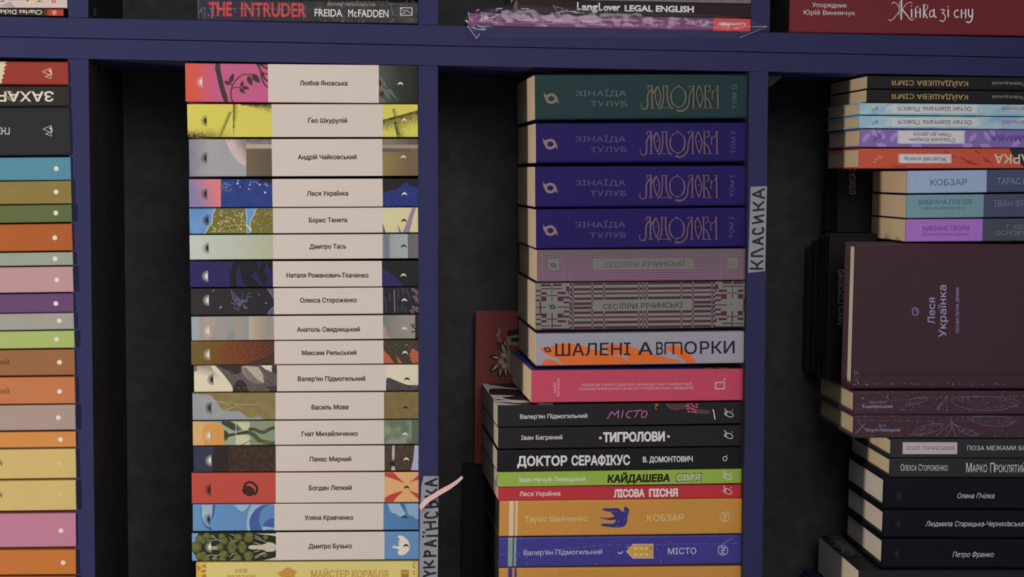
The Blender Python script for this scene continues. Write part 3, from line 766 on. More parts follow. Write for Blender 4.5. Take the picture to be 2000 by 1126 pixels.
# 10 rusty
A = A1[9]
A.patch(373, 663, 537, 714, 170, 50, lambda x, y: mixc(mixc(K(112, 92, 44), K(128, 72, 40), (x - 405) / 40 + .3 * NZ(x, y, .1)), K(64, 42, 30), .45 + 1.5 * NZ(x, y, .43) + .5 * (x - 470) / 70 - .15))
A.tri_poly(K(70, 50, 48), [(538, 700), (538, 716), (478, 716), (490, 704), (515, 699), (530, 690), (538, 686)])
A.patch(749, 661, 820, 711, 20, 12, lambda x, y: mixc(K(58, 56, 44), K(74, 66, 48), .5 + NZ(x, y, .2)))
z = zz(740, 610, 4.17); OR = K(172, 96, 66)
A.tri_poly(OR, z([(36, 295), (50, 320), (80, 345), (100, 375), (125, 412), (36, 412)])); A.tri_poly(OR, z([(130, 340), (150, 360), (180, 395), (190, 412), (150, 412), (160, 395), (140, 380), (150, 370)]))
A.tri_poly(OR, z([(262, 295), (285, 292), (300, 310), (332, 320), (332, 412), (262, 412), (275, 395), (245, 385), (270, 370), (240, 362), (262, 350), (240, 340), (258, 330)]))
for p in ((135, 258), (218, 262), (252, 275), (232, 262)):
    (q_,) = z([p]); A.disc(K(210, 190, 160), q_[0], q_[1], .8, k=6)
# 11 engraved leaves
A = A1[10]; z = zz(370, 700, 6.257); GR = K(92, 86, 84); DG = K(52, 48, 48); LG = K(176, 168, 156); CW = K(212, 206, 184)
A.rect(CW, 378, 708, 541, 768)
A.poly(K(120, 112, 104), z([(50, 85), (200, 85), (130, 130), (60, 165)]))
A.patch(385, 714, 432, 742, 20, 14, lambda x, y: mixc(K(150, 142, 132), CW, (y - 716) / 20 - (x - 405) * .012 + .25 * NZ(x, y, .7)))
A.tri_poly(CW, z([(255, 88), (320, 88), (400, 170), (470, 250), (430, 300), (380, 240), (300, 150)]))
A.tri_poly(GR, z([(310, 82), (1070, 82), (1070, 410), (530, 410), (530, 350), (470, 260), (390, 160)]))
A.tri_poly(DG, z([(330, 82), (640, 82), (635, 150), (590, 190), (520, 190), (470, 140), (380, 110)]))
A.poly(DG, z([(525, 410), (540, 340), (575, 275), (610, 250), (660, 270), (700, 320), (725, 410)]))
A.tri_poly(LG, z([(640, 95), (720, 88), (790, 150), (840, 190), (905, 210), (915, 300), (870, 280), (860, 305), (790, 300), (700, 240), (650, 160)]))
A.tri_poly(K(120, 114, 108), z([(640, 110), (680, 100), (760, 180), (830, 260), (915, 300), (850, 305), (780, 295), (700, 235)]))
A.poly(LG, z([(715, 90), (840, 100), (900, 190), (912, 300), (830, 235), (760, 150)])); A.poly(CW, z([(870, 82), (1008, 82), (1008, 162), (930, 130)]))
A.poly(K(60, 54, 56), z([(1008, 82), (1072, 82), (1072, 185), (1008, 160)])); A.tri_poly(K(60, 56, 56), z([(900, 340), (1072, 330), (1072, 410), (960, 410), (1000, 370)]))
random.seed(3)
for k in range(150):
    x = random.uniform(420, 539); y = random.uniform(714, 764)
    if x < 430 + (y - 714) * .75: continue
    L_ = random.uniform(2, 6); a_ = random.choice((.5, .7, .35, -.2)); A.line(LG if random.random() < .45 else DG, .35, [(x, y), (x + L_ * math.cos(a_), y + L_ * math.sin(a_))], caps=False); A.layer -= 1.1
A.layer += 1
A.rect(CW, 754, 708, 820, 764); z = zz(740, 610, 4.17)
A.tri_poly(K(70, 67, 66), z([(58, 518), (120, 545), (210, 582), (240, 590), (332, 590), (332, 640), (58, 640)]))
for k in range(60):
    x = random.uniform(755, 818); y = random.uniform(745, 764)
    if y < 735 + (x - 754) * .42 and x < 800: continue
    A.line(K(130, 124, 118), .3, [(x, y), (x + 4, y + 1.6)], caps=False); A.layer -= 1.1
A.layer += 1
# 12 olive and grey
A = A1[11]; z = zz(370, 700, 6.257)
A.patch(375, 764, 538.5, 822, 20, 6, lambda x, y: mixc(K(138, 126, 82), K(120, 110, 70), .5 + NZ(x, y, .07)))
A.tri_poly(K(146, 150, 158), z([(35, 430), (270, 445), (300, 490), (350, 560), (380, 610), (430, 640), (615, 640), (650, 670), (720, 725), (810, 712), (880, 710), (905, 750), (35, 755)]))
LN = K(186, 182, 160)
for p in ([(95, 430), (130, 480), (175, 580), (200, 760)], [(170, 440), (250, 470), (330, 520), (380, 600), (370, 660), (300, 750)], [(150, 505), (300, 510), (430, 540), (500, 580), (505, 610), (440, 640), (340, 690), (270, 720)],
          [(320, 520), (440, 530), (540, 545), (590, 562), (850, 556)], [(590, 565), (540, 595), (470, 615), (390, 620)], [(150, 540), (220, 600), (270, 660), (295, 750)]): A.line(LN, .7, chaikin(z(p)), caps=False)
A.patch(750, 763, 820, 818, 14, 8, lambda x, y: mixc(K(128, 114, 72), K(112, 100, 66), .5 + NZ(x, y, .12)))
z = zz(740, 610, 4.17); A.line(K(98, 90, 60), .7, z([(235, 715), (180, 690), (150, 678), (115, 690), (90, 740), (70, 770), (90, 800), (130, 840)]), caps=False)
# 13 lamp and stems
A = A1[12]; z = zz(370, 700, 6.257); GS = K(60, 64, 54); MG = K(146, 162, 132)
A.rect(MG, 376, 818, 488.5, 872); A.patch(376, 818, 398, 872, 10, 12, lambda x, y: mixc(K(206, 170, 118), K(186, 146, 96), .5 + NZ(x * .4, y, .3)))
A.tri_poly(K(206, 168, 112), z([(40, 765), (420, 790), (330, 790), (180, 800), (165, 860), (160, 920), (170, 1000), (190, 1060), (40, 1060)]))
A.poly(K(204, 148, 82), z([(200, 795), (370, 790), (400, 815), (420, 880), (432, 960), (425, 1060), (190, 1060), (168, 1000), (160, 920), (168, 850)]))
A.tri_poly(GS, z([(420, 865), (450, 880), (470, 910), (480, 920), (565, 905), (640, 890), (740, 870), (740, 915), (640, 925), (480, 950), (468, 970), (450, 1000), (428, 1010)]))
A.tri_poly(GS, z([(385, 765), (500, 765), (560, 800), (600, 880), (540, 880), (460, 835), (400, 800)]))
A.poly(K(190, 194, 160), z([(572, 775), (738, 775), (738, 872), (660, 872), (600, 820)])); A.poly(K(190, 194, 160), z([(572, 935), (640, 925), (738, 945), (738, 1055), (572, 1055)]))
A.poly(K(98, 90, 96), z([(575, 790), (640, 870), (575, 890)])); A.rect(K(190, 186, 165), 460, 818, 461.4, 872)
A.fill(K(130, 146, 116), 488.3, 537)
A.line(K(70, 78, 60), 6.5, chaikin(z([(740, 860), (800, 860), (860, 895), (920, 900), (970, 860), (1060, 835)]))); A.line(K(76, 84, 64), 8, chaikin(z([(740, 905), (790, 930), (850, 1000), (920, 1020), (1060, 1035)])))
A.line(K(120, 122, 80), 1.6, z([(620, 1060), (740, 1000), (900, 1030), (1060, 1000)]), caps=False)
A.patch(750, 817, 808.5, 868, 24, 14, lambda x, y: mixc(K(134, 146, 128), K(98, 112, 92), .45 + 1.5 * NZ(x, y, .055, 4) + (y < 832) * .35)); A.patch(804, 817, 820, 868, 4, 4, lambda x, y: K(88, 104, 86))
# 14 dark brown
A = A1[13]; z = zz(350, 844, 3.992)
A.rect(K(52, 56, 78), 376, 866, 446, 924); A.poly(K(46, 39, 38), z([(270, 100), (390, 100), (390, 310), (255, 310), (262, 200)]))
A.patch(447, 866, 539, 922, 40, 20, lambda x, y: mixc(K(72, 54, 47), K(54, 40, 36), .5 + 1.4 * NZ(x, y, .16)))
A.line(K(48, 36, 32), 1.2, [(478, 896), (488, 904), (500, 916)], caps=False)
A.patch(751, 866, 820, 920, 50, 14, lambda x, y: mixc(K(86, 72, 58), K(58, 46, 40), .5 + 1.4 * noise.noise(Vector((x * .7, y * .12, 2)))))
z = zz(740, 860, 4.233)
A.tri_poly(K(176, 178, 196), z([(112, 40), (130, 40), (130, 120), (125, 165), (112, 160), (108, 110)])); A.poly(K(176, 178, 196), z([(108, 215), (120, 208), (132, 222), (134, 246), (102, 246)])); A.poly(K(40, 34, 34), z([(92, 170), (135, 175), (130, 205), (98, 208)]))
A.tri_poly(K(168, 172, 196), z([(295, 36), (338, 36), (338, 246), (265, 246), (285, 150)])); A.line(K(50, 46, 50), 1.2, z([(338, 165), (322, 180), (338, 186)]), caps=False)
# 15 red padlock
A = A1[14]; z = zz(350, 844, 3.992); PK = K(52, 34, 34)
A.fill(K(180, 76, 66), 373, 539)
A.line(PK, 4.2, chaikin(z([(505, 440), (508, 408), (535, 385), (575, 390), (606, 422), (608, 455), (592, 480)])))
A.ell(PK, 350 + 540 / 3.992, 844 + 455 / 3.992, 12.6, 9.6, 25)
A.line(K(120, 66, 60), .5, z([(500, 445), (520, 430), (560, 440), (580, 460)]), caps=False); A.line(K(120, 66, 60), .5, z([(510, 470), (540, 480), (575, 475)]), caps=False); A.line(K(120, 66, 60), .6, z([(525, 450), (550, 450), (550, 468)]), caps=False); A.line(K(120, 66, 60), .5, z([(520, 460), (545, 470)]), caps=False)
A.fill(K(214, 166, 116), 751, 820); z = zz(740, 860, 4.233); R5 = K(180, 70, 60)
A.tri_poly(R5, z([(48, 262), (120, 262), (215, 355), (150, 325), (48, 292)])); A.tri_poly(R5, z([(245, 355), (335, 275), (335, 322), (290, 330)])); A.tri_poly(R5, z([(215, 410), (150, 460), (120, 505), (48, 505), (48, 465), (130, 430)])); A.tri_poly(R5, z([(245, 408), (335, 440), (335, 490), (290, 450)]))
# 16 blue swirls
A = A1[15]; z = zz(370, 975, 7.457); LB = K(148, 176, 198); DB = K(68, 92, 158)
A.fill(K(98, 144, 190), 375, 536, K(90, 134, 182))
A.tri_poly(DB, z([(165, 120), (180, 110), (330, 75), (378, 75), (372, 140), (365, 210), (340, 270), (295, 310), (235, 340), (340, 430), (310, 455), (240, 410), (190, 330), (168, 250)]))
A.tri_poly(LB, z([(185, 75), (335, 75), (335, 180), (325, 240), (300, 290), (260, 340), (300, 400), (240, 370), (200, 310), (178, 240), (178, 160)]))
A.tri_poly(LB, z([(640, 75), (870, 75), (830, 140), (770, 180), (720, 150), (680, 110)]))
A.tri_poly(LB, z([(910, 72), (1080, 75), (990, 110), (920, 190), (880, 280), (872, 350), (890, 460), (845, 460), (832, 350), (845, 240), (870, 140)]))
A.tri_poly(DB, z([(1085, 80), (1180, 75), (1100, 100), (1050, 150), (1020, 240), (1015, 330), (1040, 400), (1060, 460), (890, 460), (872, 370), (875, 280), (920, 190), (1000, 110)]))
A.tri_poly(DB, z([(1060, 385), (1110, 310), (1180, 275), (1240, 265), (1240, 410), (1150, 400)])); A.tri_poly(LB, z([(1045, 400), (1110, 388), (1240, 412), (1240, 435), (1150, 425), (1080, 450)]))
A.poly(LB, z([(1190, 72), (1240, 72), (1240, 90)]))
A.fill(K(82, 126, 172), 749, 820, K(76, 120, 168)); z = zz(740, 860, 4.233)
A.tri_poly(LB, z([(75, 520), (175, 520), (205, 580), (225, 605), (195, 625), (160, 625), (140, 600), (100, 595), (85, 560)])); A.tri_poly(K(130, 166, 196), z([(215, 520), (335, 520), (335, 645), (310, 650), (285, 625), (240, 610), (230, 570)])); A.poly(DB, z([(175, 520), (200, 520), (218, 580), (200, 560)]))
# 17 treetops
A = A1[16]; z = zz(370, 975, 7.457)
A.fill(K(42, 44, 32), 374, 539); A.poly(K(116, 150, 196), z([(35, 490), (130, 490), (100, 590), (55, 650), (55, 770), (100, 830), (130, 910), (35, 910)]))
random.seed(11)
for (x, y, r_) in ((90, 690, 100), (150, 570, 70), (150, 820, 70), (200, 610, 45), (250, 530, 60), (240, 860, 70), (205, 790, 45), (440, 690, 62), (500, 600, 70), (500, 790, 70), (470, 540, 60), (480, 860, 60), (330, 540, 40), (370, 860, 50), (620, 690, 80), (620, 640, 60), (620, 740, 60), (710, 550, 70), (700, 850, 70), (770, 690, 78), (770, 640, 50), (770, 740, 50), (860, 560, 80), (860, 810, 80), (870, 520, 70), (860, 860, 60), (1110, 550, 45), (1100, 800, 45)):
    (q_,) = z([(x, y)]); rr = r_ / 7.457
    A.disc(K(88, 92, 50), q_[0], q_[1], rr * .92, rr * .82, 12); A.disc(K(106, 108, 60), q_[0] - .4, q_[1] - 1, rr * .55, rr * .5, 10)
BI_ = K(192, 188, 166)
A.tri_poly(BI_, z([(860, 660), (1040, 660), (1120, 635), (1130, 610), (1260, 635), (1260, 750), (1130, 760), (1110, 740), (1040, 722), (860, 722)])); A.rect(K(150, 156, 140), 370 + 320 / 7.457, 975 + 675 / 7.457, 370 + 410 / 7.457, 975 + 728 / 7.457)
for p in ([(250, 590), (330, 592), (400, 580), (340, 520)], [(400, 580), (465, 602)], [(580, 545), (620, 590), (695, 608)], [(600, 500), (665, 522)], [(250, 815), (330, 800), (400, 812), (340, 865)], [(400, 812), (465, 795)], [(580, 835), (630, 790), (695, 778)], [(600, 880), (665, 860)],
          [(955, 520), (1010, 545), (1060, 590), (1120, 615)], [(950, 545), (1040, 590)], [(935, 620), (1030, 650)], [(940, 760), (1030, 735)], [(950, 830), (1040, 785), (1120, 752)], [(955, 850), (1020, 820), (1070, 780)]): A.line(BI_, 1.1, z(p), caps=False)
A.poly(BI_, z([(960, 490), (1260, 490), (1260, 530), (1150, 512), (1060, 505)])); A.poly(BI_, z([(1070, 880), (1150, 862), (1260, 835), (1260, 885)]))
A.speck(K(130, 125, 105), 498, 1062, 538, 1075, 30, .8)
A.fill(K(98, 140, 184), 751, 819); z = zz(740, 860, 4.233); SW = K(218, 214, 198)
A.tri_poly(SW, z([(165, 780), (200, 785), (235, 815), (255, 850), (255, 890), (240, 920), (210, 940), (180, 948), (160, 935), (150, 910), (175, 905), (150, 890), (130, 888), (108, 880), (120, 865), (140, 868), (175, 875), (155, 840), (175, 845), (155, 815), (180, 825), (155, 790)]))
A.line(K(60, 55, 50), .9, z([(130, 880), (148, 884)])); A.speck(K(176, 172, 156), 778, 1048, 796, 1060, 16, .8); A.speck(K(176, 172, 156), 776, 1072, 794, 1082, 16, .8)
def split_flush(A, u_cut, name):
    keep = (A.V, A.F, A.C)
    for side in (0, 1):
        V = []; F = []; C = []
        for f, c in zip(keep[1], keep[2]):
            m_ = sum(keep[0][k].x for k in f) / len(f)
            if (m_ > u_cut) == bool(side): F.append(tuple(range(len(V), len(V) + len(f)))); V += [keep[0][k] for k in f]; C.append(c)
        if F: mesh_obj(name, V, F, C, 'ink', A.root)
    A.V = []; A.F = []; A.C = []
for b in bk: split_flush(b.art, 0.0, 'artwork_panel')
for r, b, q in zip(S1, bk, qs):
    A = b.art; A.layer = max(A.layer, 2)
    A.fill((0.77, 0.70, 0.645), r[1], r[2]); A.flush('name_label', 'ink')
    dk = K(48, 40, 42); lt = K(232, 222, 208)
    A.layer += 1
    A.text(r[3], K(38, 30, 32), r[4], r[5], r[6], 8.8, off=0.065, yb2=r[6] + (q[5] - q[4]) * .22)
    A.flush('lettering')
    sun(A, dk if r[7][2] else lt, r[7][0] , r[7][1]); moon(A, dk if r[8][2] else lt, r[8][0], r[8][1]); A.flush('emblem')
# 18 pale yellow with gold foil
b = book('pale yellow spine with gold foil shell and lettering, lowest in the white-labelled stack', qs[17], Y=0.0, depth=0.128, cover=K(208, 196, 122), kind='hard', r=0.0012, pages=K(196, 180, 150))
A = b.art; GD = K(196, 150, 76)
A.patch(383, 1095, 402, 1156, 6, 12, lambda x, y: mixc(K(222, 160, 66), K(200, 190, 110), (x - 384) / 14 + .5 * NZ(x, y, .3)))
A.layer += 1; z = zz(370, 975, 7.457)
for p in ([(110, 950), (170, 1000), (120, 1040)], [(170, 960), (230, 940), (250, 1000), (190, 980)], [(150, 1040), (220, 1010), (250, 1040), (200, 1070)], [(170, 1100), (240, 1080), (250, 1130), (190, 1130)], [(220, 935), (240, 925), (252, 938)]): A.poly(K(176, 122, 50), z(p))
z = zz(350, 844, 3.992)
A.tri_poly(GD, z([(755, 1095), (800, 1080), (820, 1060), (850, 1045), (880, 1062), (900, 1075), (922, 1078), (900, 1105), (905, 1130), (860, 1150), (800, 1130)]))
for p in ([(800, 1085), (840, 1100), (900, 1090)], [(820, 1065), (850, 1078), (890, 1070)], [(790, 1105), (840, 1120), (895, 1115)]): A.line(K(150, 104, 44), .8, z(p), caps=False)
z = zz(740, 860, 4.233)
A.rect(K(150, 116, 60), 783.5, 1112, 798, 1130); A.rect(GD, 785, 1114, 796.5, 1120)
for (x, y, a_) in ((290, 1000, 20), (292, 1020, -30), (285, 1040, 30), (300, 1050, -20), (290, 1078, 0), (288, 1100, 40), (312, 1015, 60), (314, 1078, 60)): A.ell(K(150, 120, 52), 740 + x / 4.233, 860 + y / 4.233, 2.6, 1.2, a_, 8)
A.patch(811, 1095, 818, 1156, 3, 8, lambda x, y: mixc(K(208, 196, 122), K(230, 160, 60), (x - 811) / 6))
A.flush('gold_ornament', 'ink')
A.text('ЮРІЙ', GD, 459.5, 482.5, 1118, 7.6, off=0.012, serif=0.03); A.text('ЯНОВСЬКИЙ', GD, 443.5, 498.5, 1129.5, 7.6, off=0.012, serif=0.03)
A.text('МАЙСТЕР КОРАБЛЯ', GD, 607, 758, 1127, 14, off=0.02, serif=0.035); A.flush('gold_lettering', 'ink')
book('plain cream spine at the foot of the white-labelled stack, below the frame', qs[18], depth=0.128, cover=K(180, 170, 150), kind='hard')

# ================================================================== MIDDLE STACK: dark two-volume set over paperbacks
EXP = (0.62, 0.62, 0.60)
PG = K(194, 176, 148); PGD = K(150, 140, 122)
S2 = [(1045, 1463.5, 145.5, 142.5, 232, 230), (1047, 1461.5, 241.5, 239, 317, 315), (1045.5, 1460, 326, 323.5, 404, 401.7), (1047, 1460, 409, 405, 485, 480.7),
      (1049, 1459, 488, 485.8, 549.7, 546), (1046, 1459.5, 552, 549, 643.7, 637), (1048, 1459, 651.5, 648.6, 714, 705.8), (1038, 1457.5, 724, 721.5, 785, 780.5),
      (972, 1456, 792, 785, 833, 826), (973, 1455, 835.6, 830, 875, 870), (971, 1455, 880, 872, 919, 914), (973, 1455, 922.5, 914.4, 950, 943),
      (973, 1454, 951.5, 945.7, 976.7, 971), (975, 1452, 977.6, 973, 1047, 1041.4), (974, 1449, 1049.5, 1043.7, 1106.7, 1099.4), (974, 1449, 1109.6, 1105, 1168, 1163), (976, 1447, 1170, 1165, 1226, 1221)]
qs2 = stack(S2)
GRN = K(27, 50, 52); NVY = K(29, 18, 80)
names2 = ['dark green spine with faded bronze ornamental lettering, topmost of the middle stack',
 'dark violet spine with bronze ornamental lettering, directly under the dark green one',
 'dark violet spine with bronze ornamental lettering, second of the three',
 'dark violet spine with bronze ornamental lettering, resting on the mauve woven-pattern one',
 'thin mauve spine with a faint grey woven pattern',
 'thick grey and plum spine with a bold woven embroidery pattern',
 'pale grey spine with orange flames and large black capitals',
 'raspberry pink spine with small pale print and a square emblem',
 'black paperback with purple hand lettering and a reclining figure',
 'black paperback with bold white capitals between two dots',
 'black paperback with tall white art deco capitals',
 'thin apple green paperback with black and outlined lettering',
 'thin red paperback with white cut-out lettering',
 'shrink-wrapped ochre spine with a blue swallow',
 'shrink-wrapped royal blue spine with a small yellow house and moon',
 'shrink-wrapped ochre spine with two dark blue bands, at the bottom edge',
 'plain blue spine at the foot of the middle stack, below the frame']
cov = [GRN, NVY, NVY, NVY, K(112, 86, 104), K(72, 42, 60), K(138, 138, 148), K(172, 66, 88), K(32, 31, 33), K(32, 30, 32), K(24, 24, 26), K(132, 160, 66), K(166, 48, 56),
       K(180, 130, 58), K(58, 54, 128), K(180, 130, 58), K(60, 60, 120)]
yaw2 = [2.4, 2.4, 2.4, 2.4, 2.3, 2.4, 2.4, 3.4, 3.0, 3.0, 3.0, 3.0, 3.0, 2.2, 2.2, 2.2, 2.2]
bev2 = [.0022, .0024, .002, .0012, .0008, .0016, .0020, .0008, .0007, .0006, .0006, .0005, .0005, .0014, .0014, .0014, .0014]
bb = []
for i, q in enumerate(qs2):
    wrap = 13 <= i <= 15
    q = list(q)
    q[2] -= 0; 
    b = book(names2[i], q, Y=0.0004, depth=0.132 if i < 13 else 0.13, yaw=yaw2[i], cover=cov[i], kind='soft', r=bev2[i],
             pages=PG if i < 8 else (K(178, 168, 150) if i < 13 else K(34, 33, 32)), mat='matte_cover' if not wrap else 'gloss_cover', wrap=wrap, inset=0.002,
             group='dark violet volumes in the middle stack' if 1 <= i <= 3 else ('paperbacks in the middle stack' if 8 <= i <= 12 else ('shrink-wrapped books in the middle stack' if wrap else None)))
    bb.append(b)
def swirl(A, c, x, y, k=1.0):
    pts = lambda r1, r2, n=22: [(x + r1 * k * math.cos(2 * math.pi * i / n), y + r2 * k * math.sin(2 * math.pi * i / n)) for i in range(n)]
    o, i_ = pts(11.3, 10.4), pts(6.2, 5.2)
    n = len(o)
    for j in range(n): A.poly(c, [o[j], o[(j + 1) % n], i_[(j + 1) % n], i_[j]], True)
    A.layer += 1
    T = lambda p: [(x + (a - 268) / 10 * k, y + (b_ - 425) / 10 * k) for a, b_ in p]
    A.poly(c, T([(122, 300), (150, 345), (190, 350), (150, 440), (128, 380)])); A.poly(c, T([(412, 535), (372, 482), (350, 500), (385, 400), (405, 470)]))
def ornate(A, c, dx, dy):
    z_ = zz(1240 + dx, 150 + dy, 9.09)
    L_ = lambda w_, p, w2=None: A.line(c, w_, chaikin(z_(p)) if len(p) > 3 else z_(p), w2=w2, caps=False)
    L_(1.2, [(125, 460), (103, 500), (115, 550), (150, 578), (195, 570)], 2.6); L_(3.4, [(200, 575), (222, 530), (225, 440), (222, 330), (245, 270), (290, 220)])
    L_(2.2, [(235, 220), (232, 175), (225, 162), (318, 162)]); L_(3.4, [(303, 165), (305, 550)]); L_(1.4, [(268, 553), (350, 553)])
    L_(2.4, [(318, 300), (350, 240), (400, 165)]); L_(2.6, [(402, 165), (350, 280), (365, 400), (415, 530)]); L_(2.6, [(415, 530), (460, 400), (458, 310), (405, 170)]); A.disc(c, *z_([(408, 330)])[0], 1.5)
    L_(1.6, [(480, 163), (605, 163)]); L_(2.8, [(505, 165), (510, 400), (490, 490), (455, 550)]); L_(3.2, [(575, 165), (572, 380), (600, 480), (645, 555)]); L_(1.5, [(418, 550), (675, 550)]); L_(2.8, [(425, 555), (460, 600)], .4); L_(2.8, [(672, 555), (635, 592)], .4)
    L_(2.0, [(770, 170), (700, 200), (645, 280), (635, 370), (655, 460), (710, 520), (775, 545)], 2.0); L_(3.4, [(645, 280), (636, 370), (655, 460), (700, 510)]); L_(2.0, [(770, 170), (850, 210), (900, 300), (905, 380), (885, 460), (840, 520), (775, 545)]); L_(3.6, [(880, 250), (905, 340), (895, 430), (860, 500)])
    A.disc(c, *z_([(770, 165)])[0], 2.1); A.disc(c, *z_([(770, 540)])[0], 1.9)
    L_(4.6, [(735, 590), (800, 615)], 4.0); L_(3.8, [(790, 612), (870, 600), (930, 540), (960, 470), (958, 380), (985, 270), (1035, 200)], 2.4)
    L_(1.6, [(955, 163), (1060, 163)]); L_(2.0, [(960, 165), (975, 205)]); L_(3.2, [(1040, 165), (1038, 550)]); L_(1.4, [(1005, 553), (1070, 553)])
    L_(2.6, [(1138, 155), (1085, 270), (1100, 400), (1155, 548)]); L_(2.6, [(1155, 548), (1205, 400), (1200, 300), (1140, 158)]); A.disc(c, *z_([(1145, 333)])[0], 1.7)
    L_(1.6, [(1210, 160), (1345, 160)]); L_(3.2, [(1243, 162), (1245, 550)]); L_(1.4, [(1210, 553), (1390, 553)]); L_(2.2, [(1310, 162), (1340, 230), (1275, 270)]); L_(3.0, [(1268, 370), (1320, 440), (1350, 552)])
    L_(2.2, [(1370, 240), (1372, 385)]); L_(1.2, [(1345, 388), (1400, 388)]); L_(1.6, [(1375, 290), (1430, 250), (1465, 190)]); L_(3.2, [(1465, 160), (1470, 552)]); L_(1.4, [(1435, 553), (1500, 553)]); L_(1.4, [(1430, 160), (1495, 160)])
off2 = [(0, 0), (-1.7, 89.2), (-2.4, 174.7), (-3.2, 256.3)]
tom = [('ТОМ ІІ', 1438.5, 212, 164), ('ТОМ І', 1436.5, 300, 256.5), ('ТОМ І', 1434.2, 384.3, 341.5), ('ТОМ І', 1432.8, 465, 423)]
for i in range(4):
    A = bb[i].art; dx, dy = off2[i]
    br = K(94, 90, 78) if i == 0 else K(96, 76, 96); bl = K(72, 96, 98) if i == 0 else K(82, 70, 118)
    swirl(A, K(112, 104, 86) if i == 0 else K(124, 104, 104), 1076.8 + (-1.9 if i else 0), 192.5 + (0, 88.8, 174.5, 257.5)[i]); A.flush('emblem')
    A.text('ЗІНАЇДА', bl, 1124.5 + dx * .5, 1224 + dx * .6, 187.4 + dy, 10.6, off=0.006, serif=0.04); A.text('ТУЛУБ', bl, 1153.7 + dx * .5, 1225 + dx * .6, 207.6 + dy, 10.2, off=0.006, serif=0.04)
    t = tom[i]; A.text(t[0], bl, None, t[1], t[2], 8.4, off=0.0, rot=90, yb2=t[3]); A.flush('lettering')
    ornate(A, br, dx, dy); A.flush('title')
# woven patterns
def woven(b, x0, x1, y0, sl, rows_, fg, lab, ly0, ly1):
    A = b.art; sh = lambda x: y0 + sl * (x - x0)
    cols_ = [1117.3, 1120, 1155.5, 1158, 1178.9, 1181.5, 1246.8, 1249, 1255, 1257.2, 1262, 1264.8, 1330, 1332.3, 1352, 1354.5, 1389.6, 1392]
    segs = [1112.5] + cols_ + [1397]
    hs = []
    for k in range(len(segs) - 1):
        a, c = segs[k], segs[k + 1]; inv = (k % 2 == 1)
        rr = rows_ if not inv else [(rows_[j][0] + rows_[j][1], rows_[j + 1][0] - rows_[j][0] - rows_[j][1]) for j in range(len(rows_) - 1)]
        for (yy, hh) in rr:
            if lab and a > 1156.5 and c < 1353 and yy + hh > ly0 and yy < ly1: continue
            A.poly(fg, [(a, sh(a) + yy), (c, sh(c) + yy), (c, sh(c) + yy + hh), (a, sh(a) + yy + hh)], True)
    A.layer += 1
b = bb[5]; A = b.art; GY = K(108, 112, 104); PL = K(70, 36, 54)
A.fill(GY, 1046, 1460)
rw = [(3.2, 4.6), (13.1, 5), (22.7, 3.2), (31.4, 5), (41, 5.2), (49.2, 5), (58.8, 5), (69, 3.4), (78, 5), (88, 4.8)]
woven(b, 1046, 1460, 550.2, -0.0125, rw, PL, True, 38, 58)
orn = [(110, 490, 238, 522), (262, 488, 378, 518), (110, 545, 238, 560), (262, 545, 382, 560), (246, 520, 256, 715), (42, 570, 110, 592), (112, 596, 180, 628), (325, 592, 432, 624), (42, 636, 112, 650), (180, 634, 240, 646), (262, 634, 325, 646),
       (112, 652, 180, 714), (325, 652, 400, 714), (42, 690, 95, 716), (92, 716, 112, 870), (42, 788, 180, 800), (325, 784, 480, 798), (402, 652, 478, 680), (402, 716, 478, 742), (402, 836, 478, 862), (402, 898, 478, 928), (436, 522, 476, 585), (458, 585, 476, 620),
       (42, 875, 120, 898), (118, 872, 184, 930), (325, 872, 400, 930), (246, 872, 262, 1085), (42, 940, 112, 956), (184, 938, 240, 952), (262, 938, 325, 952), (112, 958, 184, 990), (325, 958, 434, 988), (42, 998, 112, 1024), (112, 1030, 238, 1042), (262, 1022, 384, 1038), (458, 958, 476, 1020), (112, 1066, 480, 1084),
       (486, 490, 512, 512), (486, 560, 512, 588), (486, 628, 512, 645), (486, 745, 512, 775), (486, 800, 512, 830), (486, 870, 512, 890), (486, 930, 512, 948), (486, 988, 512, 1016)]
for (xa, ya, xb, yb) in orn:
    xa, xb = 1040 + xa / 6.624, 1040 + xb / 6.624; ya, yb = 480 + ya / 6.624, 480 + yb / 6.624
    A.rect(PL, xa, ya, xb, yb, True)
    ma, mb = 2508.5 - xb, 2508.5 - xa; d = -0.0135 * (ma - 1080)
    if mb < 1462: A.rect(PL, ma, ya + d, mb, yb + d, True)
A.layer += 1; A.flush('woven_pattern')
swirl(A, K(40, 32, 38), 1079, 599, .42); A.line(K(50, 42, 46), .8, [(1424, 593.5), (1432, 593)], caps=False); A.flush('emblem')

def tri_t(A, c, xl, xr, yt, yb, wd):   # the three-legged T of these titles
    A.line(c, wd, [(xl, yt), (xr, yt)], caps=False)
    for x in (xl, (xl + xr) / 2, xr): A.line(c, wd, [(x, yt), (x, yb)], caps=False)
def sestry(A, c, dy, xo, off):
    A.text('СЕС', c, 1177.7 + xo, 1206.5 + xo, 603.2 + dy, 10.2, off=off); tri_t(A, c, 1210.5 + xo, 1221.5 + xo, 593 + dy, 602.8 + dy, 1.3); A.text('РИ', c, 1225.5 + xo, 1244.5 + xo, 602.5 + dy, 10.2, off=off)
    A.text('РІЧИНСЬКІ', c, 1252 + xo, 1333 + xo * 1.6, 601.6 + dy, 10.2, off=off, yb2=600 + dy)
sestry(A, K(48, 42, 44), 0, 0, 0.006); A.flush('lettering')
b = bb[4]; A = b.art
rw1 = [(1.6 + 4.35 * k, 2.1) for k in range(14)]
A.patch(1049, 484, 1460, 551, 40, 14, lambda x, y: mixc(K(104, 96, 98), K(124, 96, 116), (y - 495) / 40 + .3 * NZ(x, y, .02)))
